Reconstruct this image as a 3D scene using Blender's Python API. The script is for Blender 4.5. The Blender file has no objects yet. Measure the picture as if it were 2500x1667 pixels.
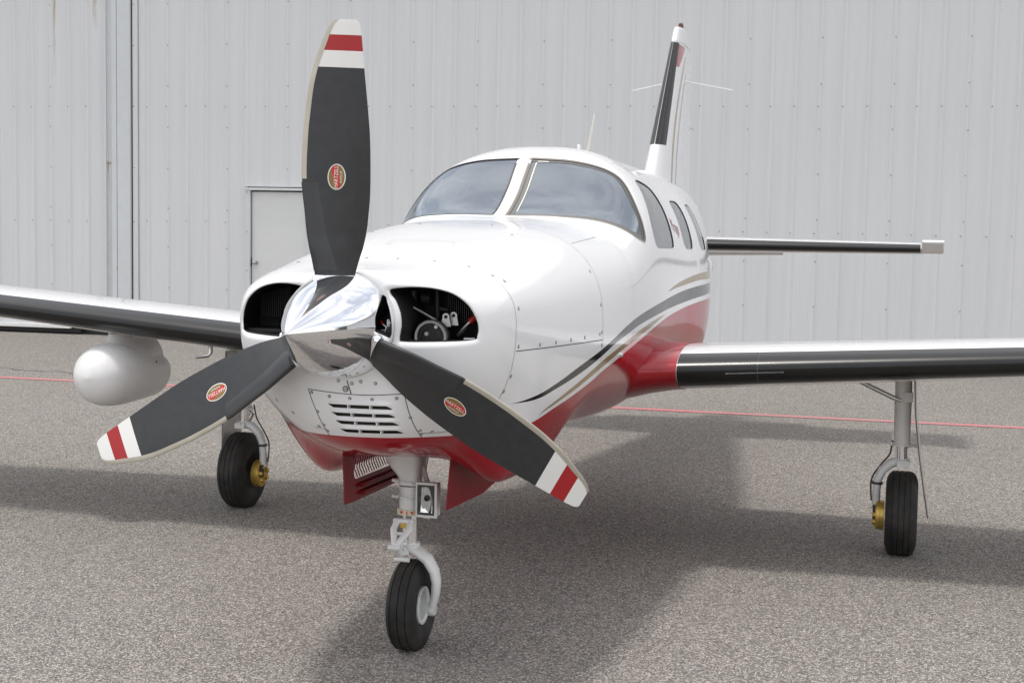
import bpy, math, random
import numpy as np
from mathutils import Vector, Matrix
from mathutils.bvhtree import BVHTree
random.seed(7); rng = np.random.default_rng(7)
scene = bpy.context.scene
COL = scene.collection
pi = math.pi

# ------------------------------------------------------------------ camera
cam_data = bpy.data.cameras.new('camera'); cam_ob = bpy.data.objects.new('camera', cam_data); COL.objects.link(cam_ob)
CP = np.array([1.8451, -5.4278, 1.7157]); yaw, pitch, roll = 0.2600, 0.0836, 0.0175
cf = np.array([-math.sin(yaw)*math.cos(pitch), math.cos(yaw)*math.cos(pitch), -math.sin(pitch)])
cr = np.array([math.cos(yaw), math.sin(yaw), 0.]); cu = np.cross(cr, cf)
r2 = cr*math.cos(roll)+cu*math.sin(roll); u2 = -cr*math.sin(roll)+cu*math.cos(roll)
cam_ob.matrix_world = Matrix(((r2[0], u2[0], -cf[0], CP[0]), (r2[1], u2[1], -cf[1], CP[1]), (r2[2], u2[2], -cf[2], CP[2]), (0, 0, 0, 1)))
cam_data.sensor_width = 36; cam_data.lens = 51.707; cam_data.clip_start = .05; cam_data.clip_end = 6000
scene.camera = cam_ob

# ------------------------------------------------------------------ light
TO_SUN = Vector((-.17, -.11, 1)).normalized()
sun_d = bpy.data.lights.new('sun', 'SUN'); sun_d.energy = 1.98; sun_d.angle = math.radians(6.5); sun_d.color = (1, .96, .90)
sun = bpy.data.objects.new('sun', sun_d); COL.objects.link(sun)
sun.rotation_euler = TO_SUN.to_track_quat('Z', 'Y').to_euler(); sun.location = (-3, -3, 12)
world = bpy.data.worlds.new('World'); scene.world = world; world.use_nodes = True
wt = world.node_tree; wt.nodes.clear()
def wn(t, **k):
    n = wt.nodes.new(t)
    for a, b in k.items(): setattr(n, a, b)
    return n
sky = wn('ShaderNodeTexSky', sky_type='NISHITA', sun_disc=False)
sky.sun_elevation = math.asin(TO_SUN.z); sky.sun_rotation = math.atan2(TO_SUN.x, TO_SUN.y)
sky.air_density = 1.0; sky.dust_density = 2.0
tc = wn('ShaderNodeTexCoord'); sep = wn('ShaderNodeSeparateXYZ'); wt.links.new(tc.outputs['Generated'], sep.inputs[0])
zc = wn('ShaderNodeMath', operation='MAXIMUM'); wt.links.new(sep.outputs[2], zc.inputs[0]); zc.inputs[1].default_value = 0.0
za = wn('ShaderNodeMath', operation='ADD'); wt.links.new(zc.outputs[0], za.inputs[0]); za.inputs[1].default_value = .18
dv = wn('ShaderNodeVectorMath', operation='DIVIDE'); wt.links.new(tc.outputs['Generated'], dv.inputs[0])
cmb = wn('ShaderNodeCombineXYZ'); wt.links.new(za.outputs[0], cmb.inputs[0]); wt.links.new(za.outputs[0], cmb.inputs[1]); cmb.inputs[2].default_value = 1e3
wt.links.new(cmb.outputs[0], dv.inputs[1])
nz = wn('ShaderNodeTexNoise'); nz.inputs['Scale'].default_value = 1.6; nz.inputs['Detail'].default_value = 7; nz.inputs['Roughness'].default_value = .58; nz.inputs['Distortion'].default_value = .6
wt.links.new(dv.outputs[0], nz.inputs['Vector'])
rp = wn('ShaderNodeValToRGB'); rp.color_ramp.elements[0].position = .40; rp.color_ramp.elements[0].color = (.36, .36, .36, 1); rp.color_ramp.elements[1].position = .60; rp.color_ramp.elements[1].color = (1, 1, 1, 1)
wt.links.new(nz.outputs['Fac'], rp.inputs[0])
mx = wn('ShaderNodeMix', data_type='RGBA'); wt.links.new(rp.outputs[0], mx.inputs['Factor']); wt.links.new(sky.outputs[0], mx.inputs['A']); mx.inputs['B'].default_value = (10.8, 10.7, 10.6, 1)
bg = wn('ShaderNodeBackground'); bg.inputs[1].default_value = .15; wt.links.new(mx.outputs['Result'], bg.inputs[0])
wo = wn('ShaderNodeOutputWorld'); wt.links.new(bg.outputs[0], wo.inputs[0])
scene.view_settings.view_transform = 'Standard'; scene.view_settings.look = 'None'; scene.view_settings.exposure = 0.0; scene.view_settings.gamma = 1
scene.view_settings.use_curve_mapping = False
scene.render.engine = 'CYCLES'
scene.cycles.max_bounces = 8; scene.cycles.diffuse_bounces = 3; scene.cycles.glossy_bounces = 5; scene.cycles.transparent_max_bounces = 12
scene.cycles.use_denoising = True

# ------------------------------------------------------------------ material helpers
class NT:
    def __init__(s, name):
        s.m = bpy.data.materials.new(name); s.m.use_nodes = True; s.t = s.m.node_tree; s.t.nodes.clear()
        s.out = s.n('ShaderNodeOutputMaterial')
    def n(s, t, **k):
        x = s.t.nodes.new(t)
        for a, b in k.items(): setattr(x, a, b)
        return x
    def l(s, a, b): s.t.links.new(a, b)
    def val(s, sock, v):
        if hasattr(v, 'is_linked') or isinstance(v, bpy.types.NodeSocket): s.l(v, sock)
        else: sock.default_value = v
    def math(s, op, a, b=0., c=None, clamp=False):
        x = s.n('ShaderNodeMath', operation=op, use_clamp=clamp); s.val(x.inputs[0], a); s.val(x.inputs[1], b)
        if c is not None: s.val(x.inputs[2], c)
        return x.outputs[0]
    def mix(s, f, a, b):
        x = s.n('ShaderNodeMix', data_type='RGBA'); s.val(x.inputs['Factor'], f); s.val(x.inputs['A'], a); s.val(x.inputs['B'], b); return x.outputs['Result']
    def noise(s, scale, detail=4, rough=.5, vec=None):
        x = s.n('ShaderNodeTexNoise'); x.inputs['Scale'].default_value = scale; x.inputs['Detail'].default_value = detail; x.inputs['Roughness'].default_value = rough
        if vec is not None: s.l(vec, x.inputs['Vector'])
        return x.outputs['Fac']
    def ramp(s, f, *st):
        x = s.n('ShaderNodeValToRGB'); e = x.color_ramp.elements
        while len(e) < len(st): e.new(.5)
        for k, (p, c) in enumerate(st): e[k].position = p; e[k].color = (c, c, c, 1) if isinstance(c, (int, float)) else (*c, 1)
        s.l(f, x.inputs[0]); return x.outputs[0]
    def bump(s, h, strength=.1, dist=.01):
        x = s.n('ShaderNodeBump'); x.inputs['Strength'].default_value = strength; x.inputs['Distance'].default_value = dist; s.l(h, x.inputs['Height']); return x.outputs[0]
    def bsdf(s, color, rough=.5, metal=0., coat=0., spec=.5, normal=None, coat_rough=.03):
        b = s.n('ShaderNodeBsdfPrincipled'); s.val(b.inputs['Base Color'], color if not isinstance(color, tuple) else (*color, 1)); s.val(b.inputs['Roughness'], rough)
        s.val(b.inputs['Metallic'], metal); b.inputs['Coat Weight'].default_value = coat; b.inputs['Coat Roughness'].default_value = coat_rough
        b.inputs['Specular IOR Level'].default_value = spec
        if normal is not None: s.l(normal, b.inputs['Normal'])
        s.l(b.outputs[0], s.out.inputs[0]); s.b = b
        return s.m
    def obj(s):
        if not hasattr(s, '_tc'): s._tc = s.n('ShaderNodeTexCoord')
        return s._tc.outputs['Object']
    def xyz(s):
        x = s.n('ShaderNodeSeparateXYZ'); s.l(s.obj(), x.inputs[0]); return x.outputs
    def C(s, c):
        x = s.n('ShaderNodeRGB'); x.outputs[0].default_value = (*c, 1); return x.outputs[0]
def simple(name, c, rough=.5, metal=0., coat=0., spec=.5, var=.0, bump=0., bscale=60.):
    k = NT(name); col = c
    if var:
        f = k.noise(9, 5, .6, k.obj()); col = k.mix(k.ramp(f, (.35, 0.), (.7, 1.)), k.C(tuple(v*(1-var) for v in c)), k.C(c))
    nr = k.bump(k.noise(bscale, 4, .6, k.obj()), bump, .003) if bump else None
    return k.bsdf(col, rough, metal, coat, spec, nr)

WHITE = (.80, .80, .81); RED = (.36, .004, .013); TAN = (.30, .215, .10); CHAR = (.012, .012, .013)
MY0, MY1, MZ0, MZ1 = -.8, 5.2, .8, 1.6
def fcurve(k, y, pts):
    f = k.n('ShaderNodeFloatCurve'); k.l(y, f.inputs['Value']); c = f.mapping.curves[0]
    pts = [((a-MY0)/(MY1-MY0), (b-MZ0)/(MZ1-MZ0)) for a, b in pts]
    c.points[0].location = pts[0]; c.points[1].location = pts[-1]
    for p in pts[1:-1]: c.points.new(*p)
    f.mapping.update(); return f.outputs[0]
def livery():
    k = NT('fuselage_paint'); x, y, z = k.xyz()
    yn = k.math('DIVIDE', k.math('SUBTRACT', y, MY0), MY1-MY0); zn = k.math('DIVIDE', k.math('SUBTRACT', z, MZ0), MZ1-MZ0)
    red = fcurve(k, yn, [(-.8, .945), (-.6, .944), (-.4, .936), (-.15, .938), (-.026, .951), (.092, .970), (.315, 1.0), (.578, 1.044), (.729, 1.074), (.926, 1.099), (1.149, 1.125), (1.411, 1.152), (1.68, 1.183), (2.02, 1.212), (2.4, 1.23), (3.0, 1.245), (3.66, 1.247), (5.2, 1.24)])
    du = fcurve(k, yn, [(-.8, 1.04), (-.33, 1.041), (-.131, 1.053), (.079, 1.082), (.335, 1.126), (.663, 1.174), (.867, 1.207), (1.09, 1.243), (1.36, 1.273), (1.989, 1.31), (2.78, 1.336), (3.58, 1.341), (5.2, 1.34)])
    dl = fcurve(k, yn, [(-.8, 1.044), (-.33, 1.043), (-.118, 1.039), (.099, 1.061), (.355, 1.094), (.676, 1.146), (.88, 1.18), (1.109, 1.204), (1.372, 1.228), (2.0, 1.256), (2.8, 1.27), (3.58, 1.277), (5.2, 1.28)])
    tu = fcurve(k, yn, [(-.8, .955), (-.09, .96), (.053, .992), (.263, 1.036), (.525, 1.091), (.683, 1.121), (.886, 1.148), (1.247, 1.187), (1.654, 1.223), (2.1, 1.238), (2.2, 1.238), (5.2, 1.238)])
    tl = fcurve(k, yn, [(-.8, .960), (-.09, .962), (.066, .984), (.289, 1.018), (.552, 1.067), (.709, 1.094), (.899, 1.122), (1.267, 1.16), (1.68, 1.200), (2.1, 1.239), (2.2, 1.245), (5.2, 1.245)])
    vu = fcurve(k, yn, [(-.8, 1.34), (2.05, 1.344), (2.12, 1.352), (2.376, 1.376), (2.79, 1.398), (3.2, 1.412), (3.64, 1.413), (4.4, 1.405), (5.2, 1.40)])
    vl = fcurve(k, yn, [(-.8, 1.36), (2.05, 1.352), (2.12, 1.351), (2.376, 1.357), (2.78, 1.365), (3.2, 1.372), (3.6, 1.367), (4.4, 1.375), (5.2, 1.41)])
    lt = lambda a, b: k.math('LESS_THAN', a, b)
    band = lambda lo, up: k.math('MULTIPLY', lt(zn, up), lt(lo, zn))
    col = k.mix(lt(zn, red), k.C(WHITE), k.C(RED))
    col = k.mix(band(dl, du), col, k.C(CHAR)); col = k.mix(band(tl, tu), col, k.C(TAN)); col = k.mix(band(vl, vu), col, k.C(TAN))
    wav = k.noise(2.3, 2, .4, k.obj()); grime = k.noise(14, 6, .65, k.obj())
    rough = k.math('ADD', k.math('MULTIPLY', grime, .07), .10)
    low = k.math('MULTIPLY', k.ramp(z, (.0, 1.), (1., 0.)), .0)
    mpw = k.n('ShaderNodeMapping'); mpw.inputs['Scale'].default_value = (1, 9, 4); k.l(k.obj(), mpw.inputs['Vector']); wav2 = k.math('ADD', wav, k.math('MULTIPLY', k.noise(1.6, 3, .55, mpw.outputs[0]), .10))
    return k.bsdf(col, rough, 0, .36, .28, k.bump(wav2, .12, .035), .02)
M = {}
M['livery'] = livery()
M['white'] = simple('white_paint', WHITE, .16, 0, .7, .5, bump=.06, bscale=3)
M['white_satin'] = simple('satin_white', (.80, .80, .79), .34, 0, .1, .5, var=.06)
M['red'] = simple('red_paint', RED, .2, 0, .4, .35, var=.1)
M['red_shaded'] = simple('red_shaded_paint', (.22, .006, .012), .36, 0, 0, .25, var=.12)  # darker, duller copy of the red, with the doors' shade in its colour
M['wseal'] = simple('window_sealant', (.30, .30, .30), .5)
M['boot'] = simple('deice_rubber', (.011, .011, .012), .29, 0, .08, .42, var=.3, bump=.16, bscale=9)
M['chrome'] = simple('polished_metal', (.86, .86, .88), .035, 1.)
M['steel'] = simple('brushed_steel', (.55, .55, .54), .28, 1., bump=.05)
M['alu'] = simple('dull_aluminium', (.62, .62, .61), .42, .9, bump=.05)
M['gear'] = simple('gear_enamel', (.72, .73, .72), .30, 0, .25, .5, var=.14)
M['gear_grey'] = simple('gear_grey_enamel', (.74, .73, .70), .36, 0, .1, .5, var=.18)
M['black'] = simple('black_void', (.006, .006, .006), .7)
M['dark'] = simple('dark_metal', (.035, .034, .032), .5, .4, bump=.2)
kr = NT('tyre_rubber'); nr_ = kr.noise(7, 6, .65, kr.obj()); M['rubber'] = kr.bsdf(kr.mix(kr.ramp(nr_, (.42, 0.), (.72, 1.)), kr.C((.013, .013, .013)), kr.C((.045, .040, .034))), .66, 0, 0, .35, kr.bump(kr.noise(90, 3, .6, kr.obj()), .25, .003))
M['gold'] = simple('gold_anodised', (.66, .45, .11), .36, .6, var=.2)
M['seal'] = simple('grey_sealant', (.16, .155, .15), .55)
M['seal_dark'] = simple('dark_sealant', (.05, .05, .05), .5)
M['line'] = simple('panel_gap', (.07, .07, .07), .7)
M['faint'] = simple('faint_panel_gap', (.33, .33, .34), .6)
M['nickel'] = simple('nickel_edge', (.50, .46, .39), .45, .55, var=.15)
M['blade_boot'] = simple('blade_heater_rubber', (.030, .031, .034), .36, 0, .1, .5, var=.2)
M['amber'] = simple('beacon_lens', (.10, .012, .012), .15, 0, .5)
M['lining'] = simple('cabin_lining', (.76, .75, .73), .8, var=.1)
M['leather'] = simple('seat_leather', (.52, .47, .40), .55, var=.15)
M['dash'] = simple('glareshield_vinyl', (.09, .09, .10), .7)
M['decal_white'] = simple('decal_white', (.80, .79, .75), .4)
M['decal_gold'] = simple('decal_gold', (.24, .145, .04), .4)
M['decal_red'] = simple('decal_red', (.52, .02, .02), .4)
M['label'] = simple('cream_label', (.66, .60, .44), .5)
M['script'] = simple('script_red', (.30, .04, .05), .3)
M['belt'] = simple('grey_band', (.4, .4, .4), .5)
k = NT('blade_paint'); x, y, z = k.xyz()
b1 = k.math('GREATER_THAN', z, .858); b2 = k.math('MULTIPLY', k.math('GREATER_THAN', z, .913), k.math('LESS_THAN', z, .965))
scuff = k.noise(30, 6, .7, k.obj())
dk = k.mix(k.ramp(scuff, (.4, 0.), (.75, 1.)), k.C((.024, .025, .027)), k.C((.034, .035, .037)))
col = k.mix(b1, dk, k.C((.76, .755, .73))); col = k.mix(b2, col, k.C((.36, .012, .016)))
M['blade'] = k.bsdf(col, k.math('ADD', k.math('MULTIPLY', scuff, .1), .36), 0, .05, .45, k.bump(scuff, .04, .003))
def glass(name, tint, gcol=(.84, .92, 1, 1), ior=2.55, bright_veil=.18):
    k = NT(name); g = k.n('ShaderNodeBsdfGlossy'); g.inputs['Roughness'].default_value = .02; g.inputs['Color'].default_value = gcol  # bluish windshield tint puts extra sky blue into its reflection
    t = k.n('ShaderNodeBsdfTransparent'); t.inputs[0].default_value = (*tint, 1)
    f = k.n('ShaderNodeFresnel'); f.inputs['IOR'].default_value = ior
    nb = k.bump(k.noise(3.0, 2, .5, k.obj()), .22, .03); k.l(nb, g.inputs['Normal']); k.l(nb, f.inputs['Normal'])
    d = k.n('ShaderNodeBsdfDiffuse'); d.inputs[0].default_value = (.58, .63, .70, 1)  # pale diffuse share brightens the dark panes, glare put into the colour
    m0 = k.n('ShaderNodeMixShader'); m0.inputs[0].default_value = bright_veil; k.l(t.outputs[0], m0.inputs[1]); k.l(d.outputs[0], m0.inputs[2])
    m = k.n('ShaderNodeMixShader'); k.l(f.outputs[0], m.inputs[0]); k.l(m0.outputs[0], m.inputs[1]); k.l(g.outputs[0], m.inputs[2]); k.l(m.outputs[0], k.out.inputs[0])
    return k.m
M['glass'] = glass('windshield_glass', (.90, .93, .96)); M['glass_side'] = glass('tinted_window_glass', (.80, .80, .79), (1, 1, .99, 1), 2.6, .24)

# ------------------------------------------------------------------ mesh helpers
class MB:
    def __init__(s): s.v = []; s.f = []; s.mi = []
    def add(s, V, F, mi=0):
        o = len(s.v); s.v.extend([tuple(map(float, p)) for p in V]); s.f.extend([tuple(int(i)+o for i in f) for f in F]); s.mi.extend([mi]*len(F)); return s
    def box(s, c, size, R=None, mi=0):
        a, b, d = size[0]/2, size[1]/2, size[2]/2
        P = np.array([(i, j, k_) for i in (-a, a) for j in (-b, b) for k_ in (-d, d)])
        if R is not None: P = P @ np.array(R.to_3x3()).T if isinstance(R, Matrix) else P @ np.asarray(R).T
        return s.add(P+np.array(c), [(0, 1, 3, 2), (4, 6, 7, 5), (0, 4, 5, 1), (2, 3, 7, 6), (0, 2, 6, 4), (1, 5, 7, 3)], mi)
    def tube(s, path, rad, n=14, mi=0, caps=True, sq=1.0, up=None):
        P = np.array(path, float); m = len(P)
        if np.isscalar(rad): rad = [rad]*m
        T = np.gradient(P, axis=0); T /= np.linalg.norm(T, axis=1, keepdims=True)
        u = np.array(up if up is not None else ((0, 0, 1) if abs(T[0][2]) < .9 else (1, 0, 0)), float)
        V = []
        for i in range(m):
            u = u-T[i]*(u@T[i]); u /= np.linalg.norm(u); w = np.cross(T[i], u)
            for j in range(n):
                a = 2*pi*j/n; V.append(P[i]+rad[i]*(math.cos(a)*u*sq+math.sin(a)*w))
        F = [(i*n+j, i*n+(j+1) % n, (i+1)*n+(j+1) % n, (i+1)*n+j) for i in range(m-1) for j in range(n)]
        if caps: F += [tuple(range(n))[::-1], tuple((m-1)*n+j for j in range(n))]
        return s.add(V, F, mi)
    def lathe(s, prof, n=48, axis='x', c=(0, 0, 0), mi=0, close=False):
        # prof: (radius, along)
        V = []
        for (r, a) in prof:
            for j in range(n):
                t = 2*pi*j/n; p = (r*math.cos(t), r*math.sin(t))
                V.append({'x': (a, p[0], p[1]), 'y': (p[0], a, p[1]), 'z': (p[0], p[1], a)}[axis])
        m = len(prof); F = []
        for i in range(m-1 if not close else m):
            for j in range(n):
                k_ = (i+1) % m; F.append((i*n+j, i*n+(j+1) % n, k_*n+(j+1) % n, k_*n+j))
        return s.add(np.array(V)+np.array(c), F, mi)
    def plate(s, poly, thick, mi=0):
        # poly: planar 3d polygon, extruded along its normal
        P = np.array(poly, float); nrm = np.cross(P[1]-P[0], P[2]-P[0]); nrm /= np.linalg.norm(nrm); n = len(P)
        V = np.concatenate([P-nrm*thick/2, P+nrm*thick/2])
        return s.add(V, [tuple(range(n))[::-1], tuple(range(n, 2*n))]+[(i, (i+1) % n, n+(i+1) % n, n+i) for i in range(n)], mi)
    def build(s, name, mats, parent=None, bevel=0., sharp=40, smooth=True):
        me = bpy.data.meshes.new(name); me.from_pydata(s.v, [], s.f)
        for m in (mats if isinstance(mats, (list, tuple)) else [mats]): me.materials.append(M[m] if isinstance(m, str) else m)
        if any(s.mi): me.polygons.foreach_set('material_index', s.mi)
        import bmesh
        bm = bmesh.new(); bm.from_mesh(me); bmesh.ops.recalc_face_normals(bm, faces=bm.faces); bm.to_mesh(me); bm.free()
        if smooth:
            me.shade_smooth(); me.set_sharp_from_angle(angle=math.radians(sharp))
        o = bpy.data.objects.new(name, me); COL.objects.link(o)
        if parent is not None: o.parent = parent
        if bevel:
            b = o.modifiers.new('bevel', 'BEVEL'); b.width = bevel; b.segments = 2; b.limit_method = 'ANGLE'; b.angle_limit = math.radians(50)
            b.harden_normals = False
        return o
def raw(name, V, T, mat, parent=None, N=None):
    me = bpy.data.meshes.new(name); V = np.asarray(V, np.float32); T = np.asarray(T, np.int32); nl = T.shape[1]
    me.vertices.add(len(V)); me.vertices.foreach_set('co', V.ravel()); me.loops.add(T.size); me.loops.foreach_set('vertex_index', T.ravel())
    me.polygons.add(len(T)); me.polygons.foreach_set('loop_start', np.arange(0, T.size, nl, dtype=np.int32)); me.polygons.foreach_set('loop_total', np.full(len(T), nl, np.int32))
    me.update(); me.validate(); me.shade_smooth()
    if N is not None: me.normals_split_custom_set_from_vertices(np.asarray(N, np.float32).tolist())
    for m in (mat if isinstance(mat, (list, tuple)) else [mat]): me.materials.append(M[m] if isinstance(m, str) else m)
    o = bpy.data.objects.new(name, me); COL.objects.link(o)
    if parent is not None: o.parent = parent
    return o
def empty(name, loc=(0, 0, 0), parent=None):
    o = bpy.data.objects.new(name, None); COL.objects.link(o); o.location = loc; o.empty_display_size = .2
    if parent is not None: o.parent = parent
    return o
def tag(o, label=None, cat=None, group=None, kind=None):
    for a, b in (('label', label), ('category', cat), ('group', group), ('kind', kind)):
        if b: o[a] = b
    return o
def crom(P, n=8, closed=True):
    P = np.asarray(P, float); m = len(P); out = []
    for i in range(m if closed else m-1):
        if closed: p0, p1, p2, p3 = P[i-1], P[i], P[(i+1) % m], P[(i+2) % m]
        else: p0, p1, p2, p3 = P[max(i-1, 0)], P[i], P[i+1], P[min(i+2, m-1)]
        for t in np.arange(n)/n:
            out.append(.5*((2*p1)+(-p0+p2)*t+(2*p0-5*p1+4*p2-p3)*t*t+(-p0+3*p1-3*p2+p3)*t**3))
    if not closed: out.append(P[-1])
    return np.array(out)
def sdf(poly, x, y):
    # signed distance, negative inside
    P = np.asarray(poly, float); Q = np.roll(P, -1, 0); d = np.full(x.shape, 1e9); ins = np.zeros(x.shape, bool)
    lo = P.min(0)-.08; hi = P.max(0)+.08; k = (x > lo[0]) & (x < hi[0]) & (y > lo[1]) & (y < hi[1])
    res = np.full(x.shape, .08); xs, ys = x[k], y[k]; dd = np.full(xs.shape, 1e9); ii = np.zeros(xs.shape, bool)
    for a, b in zip(P, Q):
        e = b-a; wx, wy = xs-a[0], ys-a[1]; t = np.clip((wx*e[0]+wy*e[1])/(e@e+1e-15), 0, 1)
        dd = np.minimum(dd, (wx-t*e[0])**2+(wy-t*e[1])**2)
        c = ((a[1] <= ys) & (b[1] > ys)) | ((b[1] <= ys) & (a[1] > ys))
        with np.errstate(divide='ignore', invalid='ignore'): xi = a[0]+(ys-a[1])/(b[1]-a[1])*e[0]
        ii ^= c & (xs < xi)
    res[k] = np.where(ii, -1, 1)*np.sqrt(dd); return res
def clip(V, N, T, d):
    # split a triangle mesh at d = 0; returns (outside, inside) as (V, N, T)
    d = np.where(np.abs(d) < 1e-7, 1e-7, d); s = d > 0; cnt = s[T].sum(1)
    out = [T[cnt == 3]]; inn = [T[cnt == 0]]; nv = [V]; nn = [N]; base = len(V)
    mix = T[(cnt == 1) | (cnt == 2)]
    if len(mix):
        sm = s[mix]; one = np.where(sm.sum(1) == 1, True, False)
        lone = np.where(one[:, None], sm, ~sm).argmax(1); r_ = np.arange(len(mix))
        a = mix[r_, lone]; b = mix[r_, (lone+1) % 3]; c = mix[r_, (lone+2) % 3]
        e = np.concatenate([np.sort(np.stack([a, b], 1), 1), np.sort(np.stack([a, c], 1), 1)])
        ue, inv = np.unique(e, axis=0, return_inverse=True); inv = inv.ravel()
        t = d[ue[:, 0]]/(d[ue[:, 0]]-d[ue[:, 1]]); t = t[:, None]
        nv.append(V[ue[:, 0]]*(1-t)+V[ue[:, 1]]*t); n2 = N[ue[:, 0]]*(1-t)+N[ue[:, 1]]*t; nn.append(n2/np.linalg.norm(n2, axis=1, keepdims=True))
        ab = inv[:len(mix)]+base; ac = inv[len(mix):]+base
        L = np.stack([a, ab, ac], 1); Q1 = np.stack([ab, b, c], 1); Q2 = np.stack([ab, c, ac], 1)
        out += [L[one], Q1[~one], Q2[~one]]; inn += [L[~one], Q1[one], Q2[one]]
    V2 = np.concatenate(nv); N2 = np.concatenate(nn)
    def comp(T_):
        T_ = np.concatenate(T_); u, i = np.unique(T_.ravel(), return_inverse=True); return V2[u], N2[u], i.reshape(-1, 3)
    return comp(out), comp(inn)
def tri_grid(n, m, wrap=True):
    i, j = np.meshgrid(np.arange(n-1), np.arange(m if wrap else m-1), indexing='ij'); j2 = (j+1) % m
    a = (i*m+j).ravel(); b = (i*m+j2).ravel(); c = ((i+1)*m+j2).ravel(); d = ((i+1)*m+j).ravel()
    return np.concatenate([np.stack([a, b, c], 1), np.stack([a, c, d], 1)])
def grid_normals(G, wrap=True):
    if wrap:
        E = np.concatenate([G[:, -1:], G, G[:, :1]], 1); dv_ = (E[:, 2:]-E[:, :-2])
    else: dv_ = np.gradient(G, axis=1)
    du_ = np.gradient(G, axis=0); n = np.cross(dv_, du_); n /= np.linalg.norm(n, axis=-1, keepdims=True)+1e-12; return n
def pchip(X, Y, x):
    X = np.asarray(X, float); Y = np.asarray(Y, float); h = np.diff(X); d = np.diff(Y)/h; m = np.zeros(len(X)); m[0] = d[0]; m[-1] = d[-1]
    for i in range(1, len(X)-1):
        if d[i-1]*d[i] > 0: w1 = 2*h[i]+h[i-1]; w2 = h[i]+2*h[i-1]; m[i] = (w1+w2)/(w1/d[i-1]+w2/d[i])
    x = np.asarray(x, float); i = np.clip(np.searchsorted(X, x)-1, 0, len(X)-2); t = (x-X[i])/h[i]
    return (2*t**3-3*t**2+1)*Y[i]+(t**3-2*t**2+t)*h[i]*m[i]+(-2*t**3+3*t**2)*Y[i+1]+(t**3-t**2)*h[i]*m[i+1]
def sstep(a, b, x): t = np.clip((x-a)/(b-a), 0, 1); return t*t*(3-2*t)

# ================================================================== the setting
k = NT('weathered_asphalt'); o_ = k.obj()
vor = k.n('ShaderNodeTexVoronoi'); vor.inputs['Scale'].default_value = 150; k.l(o_, vor.inputs['Vector'])
vor2 = k.n('ShaderNodeTexVoronoi'); vor2.inputs['Scale'].default_value = 80; k.l(o_, vor2.inputs['Vector'])
sc_ = k.n('ShaderNodeSeparateColor'); k.l(vor.outputs['Color'], sc_.inputs[0]); sc2 = k.n('ShaderNodeSeparateColor'); k.l(vor2.outputs['Color'], sc2.inputs[0])
stone = k.ramp(sc_.outputs[0], (0, (.045, .042, .038)), (.22, (.13, .12, .11)), (.5, (.30, .276, .25)), (.72, (.52, .478, .43)), (.9, (.84, .79, .72)), (1, (.95, .92, .87)))
stone2 = k.ramp(sc2.outputs[0], (0, (.10, .093, .085)), (.5, (.30, .27, .24)), (.8, (.46, .40, .345)), (1, (.66, .575, .49)))
col = k.mix(.34, stone, stone2)
matrix_ = k.ramp(vor.outputs['Distance'], (.30, 0.), (.62, 1.)); col = k.mix(k.math('MULTIPLY', matrix_, .64), col, k.C((.075, .072, .07)))
bigv = k.noise(.35, 5, .6, o_); col = k.mix(k.math('MULTIPLY', k.ramp(bigv, (.3, 0.), (.7, 1.)), .22), col, k.C((.17, .155, .14)))
mid = k.noise(3.2, 5, .65, o_); col = k.mix(k.math('MULTIPLY', k.ramp(mid, (.45, 0.), (.75, 1.)), .18), col, k.C((.33, .31, .29)))
hgt = k.math('SUBTRACT', k.math('MULTIPLY', sc_.outputs[1], .6), vor.outputs['Distance'])
M['asphalt'] = k.bsdf(col, .86, 0, 0, .25, k.bump(hgt, .65, .006))
g = MB(); g.add([(-1500, -1500, 0), (1500, -1500, 0), (1500, 1500, 0), (-1500, 1500, 0)], [(0, 1, 2, 3)])
tag(g.build('apron', 'asphalt'), kind='structure')
k = NT('worn_line_paint'); nn_ = k.noise(160, 3, .6, k.obj()); wear = k.noise(1.1, 4, .6, k.obj())
M['line_paint'] = k.bsdf(k.mix(k.ramp(k.math('ADD', nn_, k.math('MULTIPLY', wear, .4)), (.56, 0.), (.84, .9)), k.C((.58, .13, .16)), k.C((.36, .27, .25))), .75)
a15 = math.radians(1.5); WT = np.array([math.cos(a15), math.sin(a15), 0]); WN = np.array([-math.sin(a15), math.cos(a15), 0]); WP = np.array([-10.482, 12.741, 0])
lp = MB(); ll = np.array([math.cos(.009), math.sin(.009), 0]); lc = np.array([-7.07, 7.70, .004]); ln_ = np.array([-ll[1], ll[0], 0])
lp.add([lc-ll*12-ln_*.058, lc+ll*40-ln_*.058, lc+ll*40+ln_*.058, lc-ll*12+ln_*.058], [(0, 1, 2, 3)])
tag(lp.build('painted_line', 'line_paint'), kind='structure')
# hairline crack sealed in the asphalt
ck = MB(); cpts = [(-9.5+.12*i, 8.62+.05*math.sin(i*.9)+.03*random.uniform(-1, 1)-.012*i, .004) for i in range(40)]
for p, q_ in zip(cpts[:-1], cpts[1:]):
    w_ = .006+.006*random.random(); ck.add([(p[0], p[1]-w_, .004), (q_[0], q_[1]-w_, .004), (q_[0], q_[1]+w_, .004), (p[0], p[1]+w_, .004)], [(0, 1, 2, 3)])
tag(ck.build('pavement_crack', 'line'), kind='structure')

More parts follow.
